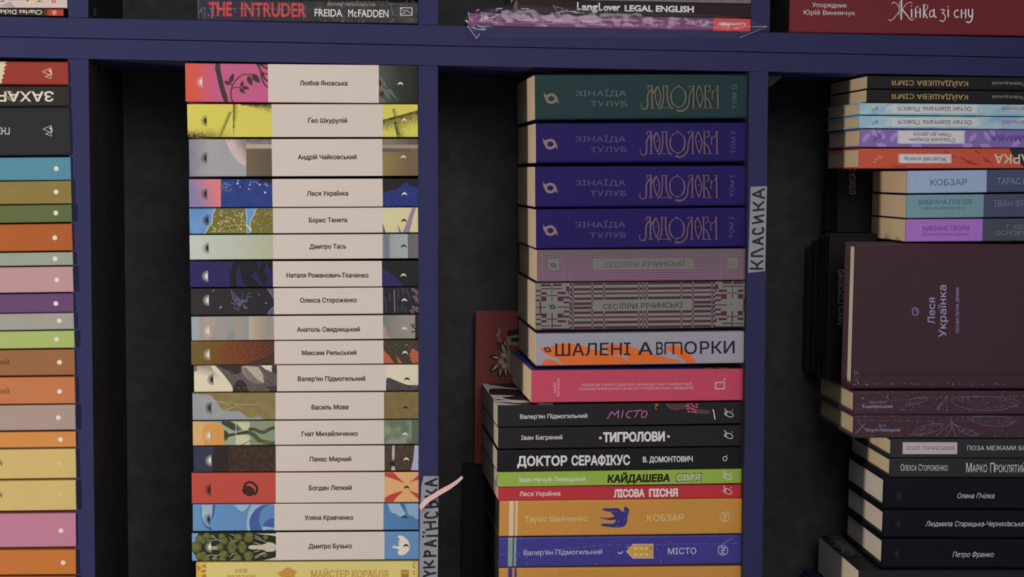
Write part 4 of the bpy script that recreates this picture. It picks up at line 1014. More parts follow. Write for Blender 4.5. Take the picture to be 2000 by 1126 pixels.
A.layer += .5; woven(b, 1049, 1459, 487.5, -0.0068, rw1, K(88, 70, 82), True, 18.5, 38)
for (a_, c_) in ((1049, 1059), (1060, 1099), (1100, 1112)):
    for k in range(14):
        if 1070 < a_ + 10 < 1091 and 4 < k < 9: continue
        A.rect(K(88, 70, 82), a_, 489 + 4.35 * k + (1.8 if a_ != 1060 else 0), c_, 491 + 4.35 * k + (1.8 if a_ != 1060 else 0), True)
        A.rect(K(88, 70, 82), 2508 - c_, 486.5 + 4.35 * k, min(2508 - a_, 1458), 488.4 + 4.35 * k, True)
A.layer += 1; LBL = K(104, 104, 100)
A.poly(LBL, [(1160.5, 508.3), (1356, 507), (1356, 525), (1160.5, 526.3)]); A.rect(LBL, 1071, 506, 1092, 528); A.rect(LBL, 1421, 504, 1441.5, 525); A.flush('woven_pattern')
swirl(A, K(70, 62, 66), 1081, 517.5, .42); A.line(K(74, 66, 70), .7, [(1427, 512.5), (1435, 512.4)], caps=False); A.line(K(74, 66, 70), .7, [(1427, 515.5), (1435, 515.4)], caps=False); A.flush('emblem')
sestry(A, K(76, 70, 72), -81.4, 2.8, 0.0); A.flush('lettering')
# orange flames
b = bb[6]; A = b.art; z = zz(1050, 645, 10); OG = K(204, 96, 42)
A.tri_poly(OG, z([(20, 285), (60, 345), (130, 345), (230, 325), (290, 290), (420, 262), (600, 255), (760, 268), (900, 300), (1060, 365), (1200, 392), (1330, 440), (1500, 480), (1540, 510), (1640, 492), (1720, 560), (1820, 640), (1830, 672), (490, 700), (440, 600), (390, 540), (300, 515), (180, 470), (100, 415), (50, 360)]))
A.poly(OG, z([(80, 700), (90, 620), (130, 570), (200, 552), (300, 575), (380, 615), (430, 650), (490, 700)]))
z = zz(900, 590, 3.412)
A.tri_poly(OG, z([(915, 275), (950, 300), (1000, 282), (1060, 280), (1130, 292), (1180, 310), (1260, 340), (1350, 362), (1430, 380), (1500, 400), (1130, 408), (1110, 370), (1090, 345), (1060, 345), (1020, 350), (960, 320)]))
A.tri_poly(OG, z([(1368, 300), (1400, 285), (1440, 288), (1500, 325), (1545, 365), (1572, 408), (1510, 408), (1480, 380), (1420, 340), (1380, 325)]))
A.flush('flame_artwork'); swirl(A, K(36, 28, 34), 1069.5, 682.5, .5); A.flush('emblem'); 
BK = K(34, 28, 36)
A.text('ШАЛЕНІ', BK, 1084.5, 1231.5, 694.6, 24.2, off=0.018, yb2=692.6)
A.text('А', BK, 1245.6, 1275.2, 692.6, 24.5, off=0.018, yb2=692.3); A.text('В', BK, 1281.5, 1295, 692.2, 24.5, off=0.018, yb2=692)
tri_t(A, BK, 1299, 1331, 668.8, 691.5, 3.2)
A.text('О', BK, 1336.5, 1361, 690.6, 24, off=0.018, yb2=690.4); A.text('РКИ', BK, 1367, 1434.5, 690.2, 24, off=0.018, yb2=689.2); A.flush('lettering')
# raspberry pink
b = bb[7]; A = b.art; PK2 = K(224, 168, 178)
A.text('МАЙК', PK2, None, 1086.2, 766, 4.8, off=0.0, rot=90, yb2=746.3); A.text('ЙОГАНСЕН', PK2, None, 1093, 773, 4.8, off=0.0, rot=90, yb2=738.8)
A.text('ПОДОРОЖ УЧЕНОГО ДОКТОРА ЛЕОНАРДО І ЙОГО МАЙБУТНЬОЇ', PK2, 1136.8, 1351.3, 753.6, 4.6, off=0.0, yb2=751.6); A.text('КОХАНКИ ПРЕКРАСНОЇ АЛЬЧЕСТИ У СЛОБОЖАНСЬКУ ШВЕЙЦАРІЮ', PK2, 1131.5, 1355, 761.6, 4.6, off=0.0, yb2=759.2)
A.flush('lettering'); A.line(PK2, 2.0, [(1397.6, 746.4), (1414.6, 745.8), (1414.6, 758.5), (1397.6, 759)], closed=True, caps=False); A.disc(PK2, 1415, 740, 1.8); A.flush('emblem')
T = b.top; T.midy = 722; u0 = T.w
T.raw([(0, 0), (.785 * u0, 0), (.785 * u0, T.h), (0, T.h)], [K(62, 70, 140)] * 4); T.raw([(.785 * u0, 0), (u0, 0), (u0, T.h), (.785 * u0, T.h)], [K(60, 34, 36)] * 4); T.layer += 1
for k in range(9): T.raw([((.805 + .005 * k) * u0, .002), ((.808 + .005 * k) * u0, .002), ((.808 + .005 * k) * u0, .006), ((.805 + .005 * k) * u0, .006)], [K(200, 195, 200)] * 4)
for k in range(12): T.raw([((.865 + .005 * k) * u0, .002), ((.868 + .005 * k) * u0, .002), ((.868 + .005 * k) * u0, .007), ((.865 + .005 * k) * u0, .007)], [K(190, 160, 90)] * 4)
T.flush('cover_artwork')
# black paperbacks
def loop(A, c, x, y):
    pts = [(x - 8.6, y - 8.6), (x - 6.5, y - 8.2), (x - 4.8, y - 5), (x - 4.2, y - 1), (x - 4.8, y + 2.6), (x - 7.4, y + 2.6), (x - 8.4, y - .6), (x - 6.6, y - 3.2), (x - 3, y - 4.2), (x + 2, y - 3.4), (x + 7, y - .2), (x + 8.6, y + 3.4), (x + 6.5, y + 6.2), (x + 2, y + 6.8), (x - 3.4, y + 4.4), (x - 6.6, y + 1.6)]
    A.line(c, 1.5, chaikin(pts)); A.disc(c, x + 6.6, y - 6.4, 1.2, k=8)
W2 = K(222, 214, 204); W3 = K(205, 200, 196)
b = bb[8]; A = b.art; z = zz(1240, 700, 8.664)
A.line(K(196, 100, 50), 1.3, z([(335, 770), (385, 790), (350, 810), (345, 840), (370, 852)])); A.line(K(196, 100, 50), 1.0, z([(350, 765), (415, 775)]))
A.tri_poly(K(74, 54, 54), z([(510, 765), (860, 765), (860, 860), (700, 855), (620, 840), (570, 810)])); A.line(K(140, 96, 88), .8, z([(520, 768), (570, 815), (640, 852), (740, 858)]), caps=False)
A.poly(K(78, 58, 58), z([(1040, 850), (1250, 870), (1275, 930), (1050, 935)])); A.poly(K(58, 22, 40), z([(850, 762), (1080, 762), (1035, 925), (890, 915), (860, 860)]))
for (x, y) in ((895, 772), (960, 770), (1050, 774), (905, 808), (990, 806), (1045, 818), (890, 845), (940, 840), (980, 850), (1020, 870), (910, 895), (970, 898), (1022, 905), (868, 800)):
    A.poly(K(176, 96, 118), z([(x - 24, y - 10), (x + 20, y - 12), (x + 24, y + 8), (x - 16, y + 12)]))
A.flush('cover_artwork'); 
A.text("Валер'ян Підмогильний", W2, 1015.8, 1147, 817.2, 8.4, off=0.03, yb2=815.2)
MP = K(168, 96, 158)
for p in ([(1186, 817), (1195, 803), (1200, 810), (1208, 801), (1207, 816)], [(1217, 801), (1214, 815)], [(1235, 802), (1228, 802.5), (1223, 808), (1224, 814), (1231, 815)], [(1238, 802), (1254, 800.5)], [(1246, 801.5), (1240, 814.5)], [(1259, 801.5), (1264, 804), (1262.5, 811), (1256, 816), (1252, 812), (1254, 805), (1259, 801.5)]): A.line(MP, 2.0, chaikin(p) if len(p) > 5 else p)
A.line(K(226, 220, 210), 2.2, z([(1320, 860), (1335, 910), (1340, 960), (1355, 1020)])); A.flush('lettering'); loop(A, W2, 1423.3, 807); A.flush('emblem')
T = b.top; z = zz(930, 640, 7.038)
T.raw([(0, 0), (T.w, 0), (T.w, T.h), (0, T.h)], [K(196, 196, 206)] * 4); T.layer += 1
for c, p in ((K(54, 34, 40), [(50, 680), (600, 680), (600, 720), (470, 712), (240, 700), (150, 706), (80, 700)]), (K(62, 36, 40), [(100, 735), (300, 728), (620, 745), (620, 830), (420, 820), (280, 790), (160, 780)]),
             (K(46, 30, 44), [(160, 835), (330, 830), (620, 850), (640, 940), (560, 930), (400, 925), (190, 915)]), (K(40, 28, 38), [(340, 945), (420, 950), (560, 925), (700, 930), (760, 1000), (640, 995), (430, 985)]), (K(60, 40, 60), [(260, 1018), (420, 1020), (560, 1035), (700, 1020), (900, 1050), (700, 1062), (520, 1050)]), (K(70, 50, 60), [(245, 985), (320, 978), (420, 990), (300, 994)])):
    T.tri_poly(c, z(p))
T.raw([(.22 * T.w, 0), (T.w, 0), (T.w, T.h), (.3 * T.w, T.h)], [K(36, 32, 38)] * 4); T.flush('front_cover_artwork')
b = bb[9]; A = b.art
A.text('Іван Багряний', W2, 1017.8, 1098.4, 858.3, 8.4, off=0.03, yb2=857.2); A.text('ТИГРОЛОВИ', W2, 1177.8, 1298.6, 861.9, 17.2, off=0.115, yb2=860); A.disc(W2, 1172.6, 854.6, 2.9); A.disc(W2, 1305.6, 851.8, 2.9); A.flush('lettering'); loop(A, W2, 1423, 849.2); A.flush('emblem')
b = bb[10]; A = b.art
A.text('ДОКТОР', W2, 1010, 1108, 909, 18.2, off=0.085, yb2=907.8); A.text('СЕРАФІКУС', W2, 1116, 1230.6, 907.8, 18.2, off=0.085, yb2=906.6); A.text('В. ДОМОНТОВИЧ', W2, 1255.5, 1352.8, 902, 10.6, off=0.07, yb2=900.6); A.flush('lettering')
A.line(W2, 1.5, [(1415.8 + 4 * math.cos(t * .524), 894.9 + 4.2 * math.sin(t * .524)) for t in range(12)], closed=True); A.disc(W2, 1420, 889.4, 1, k=8); A.flush('emblem')
b = bb[11]; A = b.art; KB = K(26, 28, 18)
A.text('Іван Нечуй-Левицький', K(226, 226, 196), 1013.7, 1143, 940.6, 9, off=0.025, yb2=938.8); A.text('КАЙДАШЕВА', KB, 1186.5, 1308.4, 941.3, 14, off=0.10, shear=0.1, yb2=939.2)
A.text("СІМ'Я", KB, 1318.5, 1368.5, 939.6, 15, off=0.06, shear=.15, yb2=938.2); A.text("СІМ'Я", W2, 1320, 1367, 938.6, 13, off=0.012, shear=.15, yb2=937.4); A.flush('lettering'); loop(A, W2, 1421, 929); A.flush('emblem')
b = bb[12]; A = b.art
A.text('Леся Українка', K(230, 200, 196), 1014.6, 1094.3, 968.2, 8.8, off=0.025, yb2=967); A.text('ЛІСОВА', W2, 1198.7, 1259, 970, 14.3, off=0.11, yb2=969); A.text('ПІСНЯ', W2, 1267.5, 1324, 969, 14.3, off=0.11, yb2=968); A.flush('lettering'); loop(A, W2, 1421, 957.6); A.flush('emblem')
# ochre and blue wrapped spines
def pm(A, c, x, y):
    A.line(c, 1.3, [(x + 9.3 * math.cos(t * .314), y + 9.6 * math.sin(t * .314)) for t in range(20)], closed=True, caps=False); A.text('РМ', c, None, x + 4.6, y + 6.6, 8.6, off=0.02, rot=90, yb2=y - 6.6)
b = bb[13]; A = b.art; CRM = K(214, 184, 138)
A.fill(K(206, 180, 152), 994.3, 1003); A.flush('printed_band', 'gloss_ink'); A.fill(K(206, 180, 152), 1006.7, 1010.8); A.flush('printed_band', 'gloss_ink')
z = zz(1160, 975, 7.457)
A.tri_poly(K(52, 46, 116), z([(110, 130), (200, 128), (340, 122), (380, 140), (400, 165), (425, 180), (440, 165), (440, 100), (480, 108), (510, 140), (515, 170), (500, 210), (485, 250), (482, 330), (470, 365), (430, 395), (350, 408), (250, 402), (85, 380), (130, 345), (200, 350), (290, 350), (310, 320), (325, 290), (250, 300), (150, 285), (45, 250), (130, 265), (220, 270), (315, 240), (280, 225), (260, 200), (245, 178), (150, 165)]))
A.flush('swallow_emblem', 'gloss_ink')
A.text('Тарас Шевченко', CRM, 1025.3, 1146.5, 1018, 10.4, off=0.0, yb2=1016.6); A.text('КОБЗАР', CRM, 1264, 1335, 1017, 12.4, off=0.004, yb2=1016); A.flush('lettering', 'gloss_ink'); pm(A, CRM, 1415.4, 1009); A.flush('emblem', 'gloss_ink')
b = bb[14]; A = b.art; LV = K(188, 184, 204)
A.fill(K(126, 148, 128), 992.2, 1001); A.flush('printed_band', 'gloss_ink'); A.fill(K(126, 148, 128), 1003.8, 1008.2); A.flush('printed_band', 'gloss_ink')
z = zz(1160, 975, 7.457)
A.poly(K(196, 184, 170), z([(468, 756), (572, 643), (864, 643), (864, 856), (566, 856)])); A.poly(K(190, 146, 70), z([(480, 756), (578, 652), (856, 652), (856, 846), (574, 846)]))
for x in (610, 688, 763):
    for y in (710, 800): A.poly(K(206, 190, 140), z([(x - 24, y - 16), (x + 24, y - 16), (x + 24, y + 16), (x - 24, y + 16)]))
A.poly(K(124, 96, 60), z([(816, 692), (845, 692), (845, 722), (816, 722)])); A.poly(K(190, 150, 110), z([(480, 686), (525, 686), (510, 700), (480, 700)]))
A.tri_poly(LV, z([(340, 742), (352, 765), (375, 775), (400, 768), (413, 738), (418, 765), (405, 785), (375, 793), (350, 782)])); A.flush('house_emblem', 'gloss_ink')
A.text("Валер'ян Підмогильний", LV, 1023, 1176, 1083.6, 9.8, off=0.004, yb2=1081); A.text('МІСТО', LV, 1304.6, 1359.7, 1081.6, 12, off=0.012, yb2=1080.6); A.flush('lettering', 'gloss_ink'); pm(A, LV, 1412, 1074); A.flush('emblem', 'gloss_ink')
b = bb[15]; A = b.art
A.fill(K(56, 50, 124), 992.2, 1000); A.flush('printed_band', 'gloss_ink'); A.fill(K(56, 50, 124), 1004.5, 1008.5); A.flush('printed_band', 'gloss_ink')

# glints painted as pale raised ridges where shrink film is puckered
def puckers(b, n, x0, x1, fy, seed, c=(0.8, 0.76, 0.7), name='film_wrinkle_glints', long=()):
    """short raised ridges in the film, thin opaque tents off the spine, their pale colour painting its glints"""
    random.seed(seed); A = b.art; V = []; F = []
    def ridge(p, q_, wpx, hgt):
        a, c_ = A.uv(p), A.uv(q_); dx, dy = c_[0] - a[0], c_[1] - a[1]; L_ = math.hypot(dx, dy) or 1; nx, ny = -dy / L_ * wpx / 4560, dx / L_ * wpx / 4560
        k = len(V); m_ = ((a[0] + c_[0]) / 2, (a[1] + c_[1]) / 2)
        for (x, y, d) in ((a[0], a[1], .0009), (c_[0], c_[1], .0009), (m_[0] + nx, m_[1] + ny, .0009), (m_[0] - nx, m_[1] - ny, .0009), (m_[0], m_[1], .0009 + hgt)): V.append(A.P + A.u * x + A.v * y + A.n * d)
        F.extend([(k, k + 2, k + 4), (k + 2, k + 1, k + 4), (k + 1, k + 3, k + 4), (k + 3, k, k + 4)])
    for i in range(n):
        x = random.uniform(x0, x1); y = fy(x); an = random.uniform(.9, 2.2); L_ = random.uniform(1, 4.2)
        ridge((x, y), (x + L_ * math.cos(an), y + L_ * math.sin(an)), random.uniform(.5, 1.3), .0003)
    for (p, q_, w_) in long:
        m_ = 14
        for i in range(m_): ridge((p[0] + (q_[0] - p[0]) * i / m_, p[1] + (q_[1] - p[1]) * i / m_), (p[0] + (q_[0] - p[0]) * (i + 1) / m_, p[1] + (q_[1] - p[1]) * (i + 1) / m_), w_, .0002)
    mesh_obj(name, V, F, c, 'wrinkle_glint', b.root)
pmat('wrinkle_glint', 0.3, 0.8, 0.0, var=0.1)  # opaque material for ridges and creases; pale colour stands in for film glints
puckers(bb[13], 150, 980, 1448, lambda x: random.choice((random.uniform(980, 992), random.gauss(1020, 5), random.uniform(1028, 1040))), 5, long=(((976, 1000), (1450, 997), .5),))
puckers(bb[14], 60, 976, 1446, lambda x: random.uniform(1052, 1098), 6, c=(.6, .6, .75), long=(((975, 1082), (1180, 1063), .6), ((1180, 1063), (1445, 1060), .5), ((976, 1056), (1010, 1092), .5), ((1400, 1068), (1432, 1048), 1.2)))
puckers(bb[15], 60, 980, 1446, lambda x: random.uniform(1110, 1128), 8)

# red book standing at the back, and the black one under it
def standing(label, px0, px1, pyt, pyb, Y, thick, cover, name='book', art_mat='matte_cover', pages=(.3, .28, .25), kind='hard', group=None, board=0.0018):
    """a book standing cover-out, spine on the far side; outline of the cover in photo pixels at depth Y"""
    a = at(px0, pyt, Y); c = at(px1, pyb, Y); h_ = a.z - at(px0, pyb, Y).z; wid = h_; dep = c.x - a.x
    # local x = up, local y = from the spine (at the far side) towards the fore edge, local z = towards the viewer
    ex, ey, ez = Vector((0, 0, 1)), Vector((-1, 0, 0)), Vector((0, -1, 0))
    O = Vector((c.x, Y + thick, a.z - h_ / 2))
    root = frame_empty(name, O, ex, ey, ez); tag(root, label, 'book', group)
    B = Book(); B.root = root
    build_book(B, root, wid, dep, thick, cover, kind, 0.001, pages, art_mat, board, 0.002, False)
    # art plane on the cover: u to the right of the picture, v up
    B.art = Art(root, (-wid / 2, dep, thick), (0, -1, 0), (1, 0, 0), (0, 0, 1), dep, wid); B.art.midy = (pyt + pyb) / 2
    return B
EXP = 0.42
b = standing('red softcover with a white flower, standing at the back behind the middle stack', 929.5, 1180, 607, 905, 0.1385, 0.006, K(92, 44, 44), kind='soft', pages=K(70, 74, 100))
A = b.art; z = zz(930, 640, 7.038); FW = K(122, 116, 100); FB = K(26, 20, 20)
A.tri_poly(K(98, 90, 76), z([(418, 700), (415, 130), (430, 60), (470, 40), (900, 40), (900, 720)])); A.tri_poly(FB, z([(425, 120), (425, 50), (460, 22), (900, 15), (900, 80), (560, 90), (470, 110)]))
A.poly(FB, z([(480, 138), (620, 128), (620, 190), (480, 188)])); A.tri_poly(K(76, 40, 42), z([(440, 240), (620, 240), (620, 420), (490, 380)]))
for (x0, y0, x1, y1, w_) in ((345, 350, 290, 190, 60), (400, 350, 330, 180, 110), (320, 420, 180, 385, 80), (310, 500, 175, 615, 95), (340, 560, 310, 690, 80), (400, 560, 410, 690, 70), (395, 250, 385, 150, 50)):
    (a0, b0), (a1, b1) = z([(x0, y0), (x1, y1)]); A.leaf(FB, a0, b0, a1, b1, w_ / 7.0); A.leaf(FW, a0, b0 - .6, a0 + (a1 - a0) * .8 + 1, b0 + (b1 - b0) * .8, w_ / 16)
A.line(FW, 2.6, z([(318, 10), (322, 80), (300, 110), (335, 190)]), w2=1.2); A.line(FW, 1.8, z([(285, 75), (305, 130), (345, 195)]))
for (x, y) in ((380, 375), (345, 460), (390, 520)):
    (q_,) = z([(x, y)]); A.ell(FW, q_[0], q_[1], 6.4, 5.6, 20, 7)
A.disc(K(50, 40, 36), 930 + 402 / 7.038, 640 + 455 / 7.038, 2.2, k=8); A.flush('cover_artwork')
bz = at(930, 1216).z
def px_y(z_, px, Y):
    lo, hi = 0, 2200
    for _ in range(40):
        m = (lo + hi) / 2
        if at(px, m, Y).z > z_: lo = m
        else: hi = m
    return m
yb_ = px_y(bz, 930, 0.136)
standing('black hardcover standing at the back, supporting the red softcover', 905, 1185, 907.5, yb_, 0.1345, 0.0135, K(22, 22, 22), pages=K(34, 34, 33), board=0.002)

# ================================================================== STACK IN THE LAST COMPARTMENT
EXP = (0.47, 0.43, 0.41)
PGT = K(168, 146, 116); PGW = K(172, 158, 144)
XE = 2086
def ext(x0, x1, a, b): return b + (b - a) / (x1 - x0) * (XE - x1)
def q3(xl, yt0, yt1, yb0, yb1, xr=2000): return [xl, XE, yt0, ext(xl, xr, yt0, yt1), yb0, ext(xl, xr, yb0, yb1)]
S3 = [
 (q3(1694, 147.5, 150.5, 172.8, 175.8), .112, 'soft', (22, 22, 22), 'black paperback with upside-down gold lettering, topmost in the last compartment'),
 (q3(1693, 174.6, 178, 199.6, 203), .112, 'soft', (22, 22, 22), 'black paperback with upside-down gold lettering, second from the top'),
 (q3(1678.5, 200.5, 204, 223.6, 226.8), .1, 'hard', (122, 148, 172), 'pale blue thin spine with upside-down lettering, under the black pair'),
 (q3(1678, 226, 228.4, 249.8, 252.5), .1, 'hard', (122, 148, 172), 'pale blue thin spine with upside-down lettering, above the purple leafy one'),
 (q3(1680, 252, 254, 286.8, 288.4), .1, 'hard', (106, 84, 132), 'purple leaf-patterned spine with a white brushed label'),
 (q3(1678, 289.4, 289.8, 328.6, 328), .1, 'hard', (160, 66, 48), 'orange red spine with a white brushed label'),
 (q3(1771.5, 334, 330.5, 377, 374.4), .0965, 'soft', (60, 62, 82), 'lavender and slate grey spine, topmost of the three pastel ones'),
 (q3(1770, 381, 378.4, 425.4, 423.6), .0965, 'soft', (60, 62, 82), 'grey teal and slate spine between the lavender and magenta ones'),
 (q3(1768.5, 427.6, 426.5, 472.5, 470.5), .0965, 'soft', (58, 60, 68), 'magenta purple and charcoal spine, lowest of the three pastel ones'),
]
q_ = stack([s[0] for s in S3])
b3 = []
for i, (s, q) in enumerate(zip(S3, q_)):
    b = book(s[4], q, Y=0.001, depth=s[1], cover=K(*s[3]), kind=s[2], r=0.0009 if i < 6 else 0.0012, pages=PGT, board=0.0012, inset=0.0012,
             group='upside-down spines in the last compartment' if i < 6 else 'pastel spines above the maroon book', mat='gloss_cover' if 2 <= i else 'matte_cover')
    b3.append(b)
GDL = K(160, 128, 84)
for i, (y0, y1) in enumerate(((156.5, 158.4), (183, 185))):
    A = b3[i].art; A.text("КАЙДАШЕВА СІМ'Я", GDL, 1742, 1890.5, y1, 9.6, off=0.006, rot=180, yb2=y0); A.text('Нечуй-Левицький', K(120, 116, 104), 1938, 2046, y1 + 3.2, 6.6, off=0.0, rot=180, yb2=y0 + 3); A.flush('lettering')
IN = K(50, 52, 76)
for i, y in ((2, 208.2), (3, 234.4)):
    A = b3[i].art
    A.patch(1678, y - 10, 2070, y + 18, 60, 5, lambda x, y_: mixc(K(112, 142, 168), K(140, 160, 184), .5 + 1.3 * NZ(x + y_ * 2, y_, .05)))
    A.patch(1738, y - 4, 1912, y + 12.5, 30, 4, lambda x, y_: K(166, 168, 190)); A.patch(1730, y - 3, 1742, y + 11, 4, 6, lambda x, y_: mixc(K(166, 168, 190), K(124, 150, 176), .5 + 2 * NZ(x, y_, .7))); A.patch(1908, y - 3, 1920, y + 11, 4, 6, lambda x, y_: mixc(K(166, 168, 190), K(124, 150, 176), .5 + 2 * NZ(x, y_, .7)))
    A.flush('brushed_label', 'gloss_ink'); 
    A.text('Остап Шаптала. Повісті', IN, 1753.6, 1897.5, y + .4, 8.8, off=0.008, rot=180, yb2=y); A.text('Підмогильний', K(130, 70, 96), 1957, 2044, y + .6, 9.6, off=0.0, rot=180, yb2=y); A.flush('lettering', 'gloss_ink')
    A.line(K(72, 84, 104), 1.1, [(1702, y + 7), (1705, y + 9), (1706, y + 3), (1710, y + 8), (1711, y), (1714, y + 6), (1714, y - 2)]); A.flush('emblem', 'gloss_ink')
A = b3[4].art; LF = K(132, 110, 162); random.seed(4)
for (x, y, a_) in ((1692, 268, -50), (1708, 260, 60), (1722, 262, 50), (1745, 268, -55), (1722, 284, 10), (1900, 268, -50), (1928, 266, 60), (1938, 258, 70), (1985, 280, -30), (1890, 284, 0), (1925, 285, 10), (1790, 285, 0)): A.ell(LF, x, y, 11, 4.8, a_)
A.patch(1752, 254.5, 1885, 281, 50, 10, lambda x, y: mixc(K(176, 172, 198), K(128, 108, 160), max(0, 1 - min(x - 1752, 1885 - x, (y - 254) * 2.2, (281 - y) * 2.2) / 6) + .6 * NZ(x, y, .5) - .2)); A.flush('brushed_label', 'gloss_ink'); 
A.text('Старший боярин.', IN, 1774.5, 1864.5, 270, 7.6, off=0.006, rot=180, yb2=269.4); A.text('План до двору', IN, 1783, 1857, 259.6, 7.4, off=0.006, rot=180, yb2=259); A.text('ВІДЬМАЧКА', K(76, 50, 122), 1935.5, 2036, 264.5, 12, off=0.03, rot=180, yb2=263.5); A.flush('lettering', 'gloss_ink')
A.line(K(66, 46, 92), 1.1, [(1704, 274), (1709, 275), (1708, 266), (1714, 271), (1715, 259), (1720, 268), (1722, 258)]); A.flush('emblem', 'gloss_ink')
A = b3[5].art
for p in ([(1843, 293), (1856, 300), (1868, 310), (1850, 303)], [(1872, 304), (1888, 312), (1915, 322), (1890, 320)], [(1905, 292), (1916, 300), (1905, 297)], [(1918, 306), (1940, 318), (1925, 316)], [(1740, 322), (1775, 326), (1750, 327)]): A.poly(K(128, 46, 36), p)
A.poly(K(40, 32, 46), [(1971, 288), (2090, 288), (2090, 330), (2004, 330), (1985, 312), (1976, 300)])
A.patch(1754, 300, 1859, 319, 40, 8, lambda x, y: mixc(K(184, 176, 184), K(164, 80, 62), max(0, 1 - min(x - 1754, 1859 - x, (y - 300) * 2, (319 - y) * 2) / 5) + .5 * NZ(x, y, .5) - .2)); A.flush('brushed_label', 'gloss_ink'); 
A.text('Жовтий князь', IN, 1765.7, 1848.7, 307, 8.6, off=0.006, rot=180, yb2=306.6); A.text('АРКА', K(190, 168, 136), 1941.7, 2012, 301.4, 18, off=0.03, rot=180, yb2=300.6); A.flush('lettering', 'gloss_ink')
A.line(K(196, 140, 120), .9, [(1704, 316), (1710, 317), (1709, 309), (1715, 313), (1716, 302), (1720, 310), (1722, 304)]); A.flush('emblem', 'gloss_ink')
for i, (xc, c, tl) in enumerate(((1927, (126, 138, 186), K(104, 112, 138)), (1921, (94, 122, 126), K(92, 98, 122)), (1919, (138, 88, 156), K(98, 102, 110)))):
    A = b3[6 + i].art; A.fill(K(*c), None, xc); A.flush('colour_block', 'gloss_ink'); 
    dk = mixc(K(40, 36, 58), K(*c), .18)
    if i == 0: A.text('КОБЗАР', dk, 1817.5, 1888.5, 361.9, 12, off=0.004, yb2=361.3); A.text('ТАРАС ШЕВЧЕНКО', tl, 1948, 2074, 360, 13, off=0.0, yb2=359)
    if i == 1: A.text('ВИБРАНА ПОЕЗІЯ', dk, 1794, 1897.5, 399.6, 9.6, off=0.0, yb2=398.6); A.text('ЧОГО ЯВЛЯЄШСЯ МЕНІ', dk, 1802, 1885, 409.4, 5.2, off=0.0, yb2=408.6); A.text('ІВАН ФРАНКО', tl, 1942, 2044, 403.4, 12.4, off=0.0, yb2=402.6)
    if i == 2: A.text('ВИБРАНІ ТВОРИ', dk, 1802.4, 1892.3, 451, 9.6, off=0.0, yb2=450); A.text('КОНОТОПСЬКА ВІДЬМА', dk, 1802.4, 1892, 460.2, 5.2, off=0.004, yb2=459.6); A.text('Г. КВІТКА-', tl, 1966, 2034, 446.6, 8.2, off=0.0); A.text("ОСНОВ'ЯНЕНКО", tl, 1945, 2054, 459, 9, off=0.0)
    A.flush('lettering', 'gloss_ink')
    puckers(b3[6 + i], 7, 1772, 1800, lambda x, i=i: (345, 395, 445)[i] + random.uniform(-8, 16), 20 + i, c=(.7, .72, .85))
# maroon book standing on its spine with the cover facing out
EXP = (0.47, 0.43, 0.41)
MR = K(54, 33, 40)
a, c = at(1671.5, 474.0, 0.0), at(XE, 757, 0.0); thick = 0.0315
zb = at(1668, 760, 0.0).z
root = frame_empty('book', Vector(((a.x + c.x) / 2, thick + .0005, zb)), Vector((1, 0, 0)), Vector((0, 0, 1)), Vector((0, -1, 0)))
tag(root, 'large maroon cloth hardcover turned cover-out with small silver lettering', 'book')
B = Book(); B.root = root; wid = c.x - a.x; dep = a.z - zb
build_book(B, root, wid, dep, thick, MR, 'hard', 0.004, K(176, 160, 138), 'gloss_cover', 0.003, 0.0045, False)
A = Art(root, (-wid / 2, 0, thick), (1, 0, 0), (0, 1, 0), (0, 0, 1), wid, dep); A.midy = 600
A.patch(1671, 728, 2086, 734, 30, 3, lambda x, y: mixc(K(40, 24, 30), MR, abs(y - 731) / 3)); A.flush('hinge_groove_shade', 'gloss_ink')  # shade of the hinge groove, painted as a darker strip on the flat cover
SL = K(136, 128, 164)
A.text('Леся', SL, None, 1826, 632, 14, off=0.004, rot=90, yb2=581); A.text('Українка', SL, None, 1848, 657.5, 15, off=0.008, rot=90, yb2=556.5); A.text('ЛІСОВА ПІСНЯ. ДРАМИ', SL, None, 1872.8, 650.5, 5.8, off=0.0, rot=90, yb2=561.5); A.flush('lettering', 'gloss_ink')
A.line(SL, 1.2, [(1782, 612), (1782, 603), (1786, 600), (1792, 602), (1794, 608), (1792, 614), (1786, 615)], closed=True); A.line(SL, .8, [(1785, 606), (1790, 604), (1791, 610)]); A.flush('emblem', 'gloss_ink')
B.art = A; puckers(B, 60, 1680, 1990, lambda x: random.gauss(748, .8), 31, c=(.6, .55, .62), long=(((1671, 480), (1760, 476), .5),))
puckers(B, 30, 1668, 1676, lambda x: random.uniform(722, 750), 32, c=(.6, .55, .62)); 
# two maroon spines, black, navy
S4 = [
 (q3(1668, 763, 762, 809.5, 809), .118, (56, 34, 42), 'shrink-wrapped maroon spine with silver leaf engraving, directly under the cover-out maroon book'),
 (q3(1668, 810.5, 810.5, 854, 856), .118, (56, 34, 41), 'shrink-wrapped maroon spine with silver branch engraving, above the black spines'),
 (q3(1740, 856.4, 857, 893.8, 894), .12, (38, 37, 38), 'black spine with a pale rectangular label, under the maroon spines'),
 (q3(1738, 895, 895, 931, 932), .12, (36, 35, 36), 'black spine with tall condensed pale lettering'),
 (q3(1727, 932, 933, 993.8, 994.5), .118, (9, 9, 16), 'near-black navy spine with white script, uppermost of three'),
 (q3(1726, 995, 996, 1050, 1051), .118, (9, 9, 16), 'near-black navy spine with the longest white script, middle of three'),
 (q3(1724, 1051, 1052, 1109, 1109), .118, (9, 9, 15), 'near-black navy spine with white script, lowest of three'),
 (q3(1676, 1114.5, 1114, 1190, 1189), .1285, (26, 26, 28), 'thick black paperback jutting out at the bottom, portrait on its cover'),
 (q3(1648, 1191, 1190, 1217, 1216), .14, (24, 26, 52), 'dark blue book lying at the very bottom of the last compartment'),
]
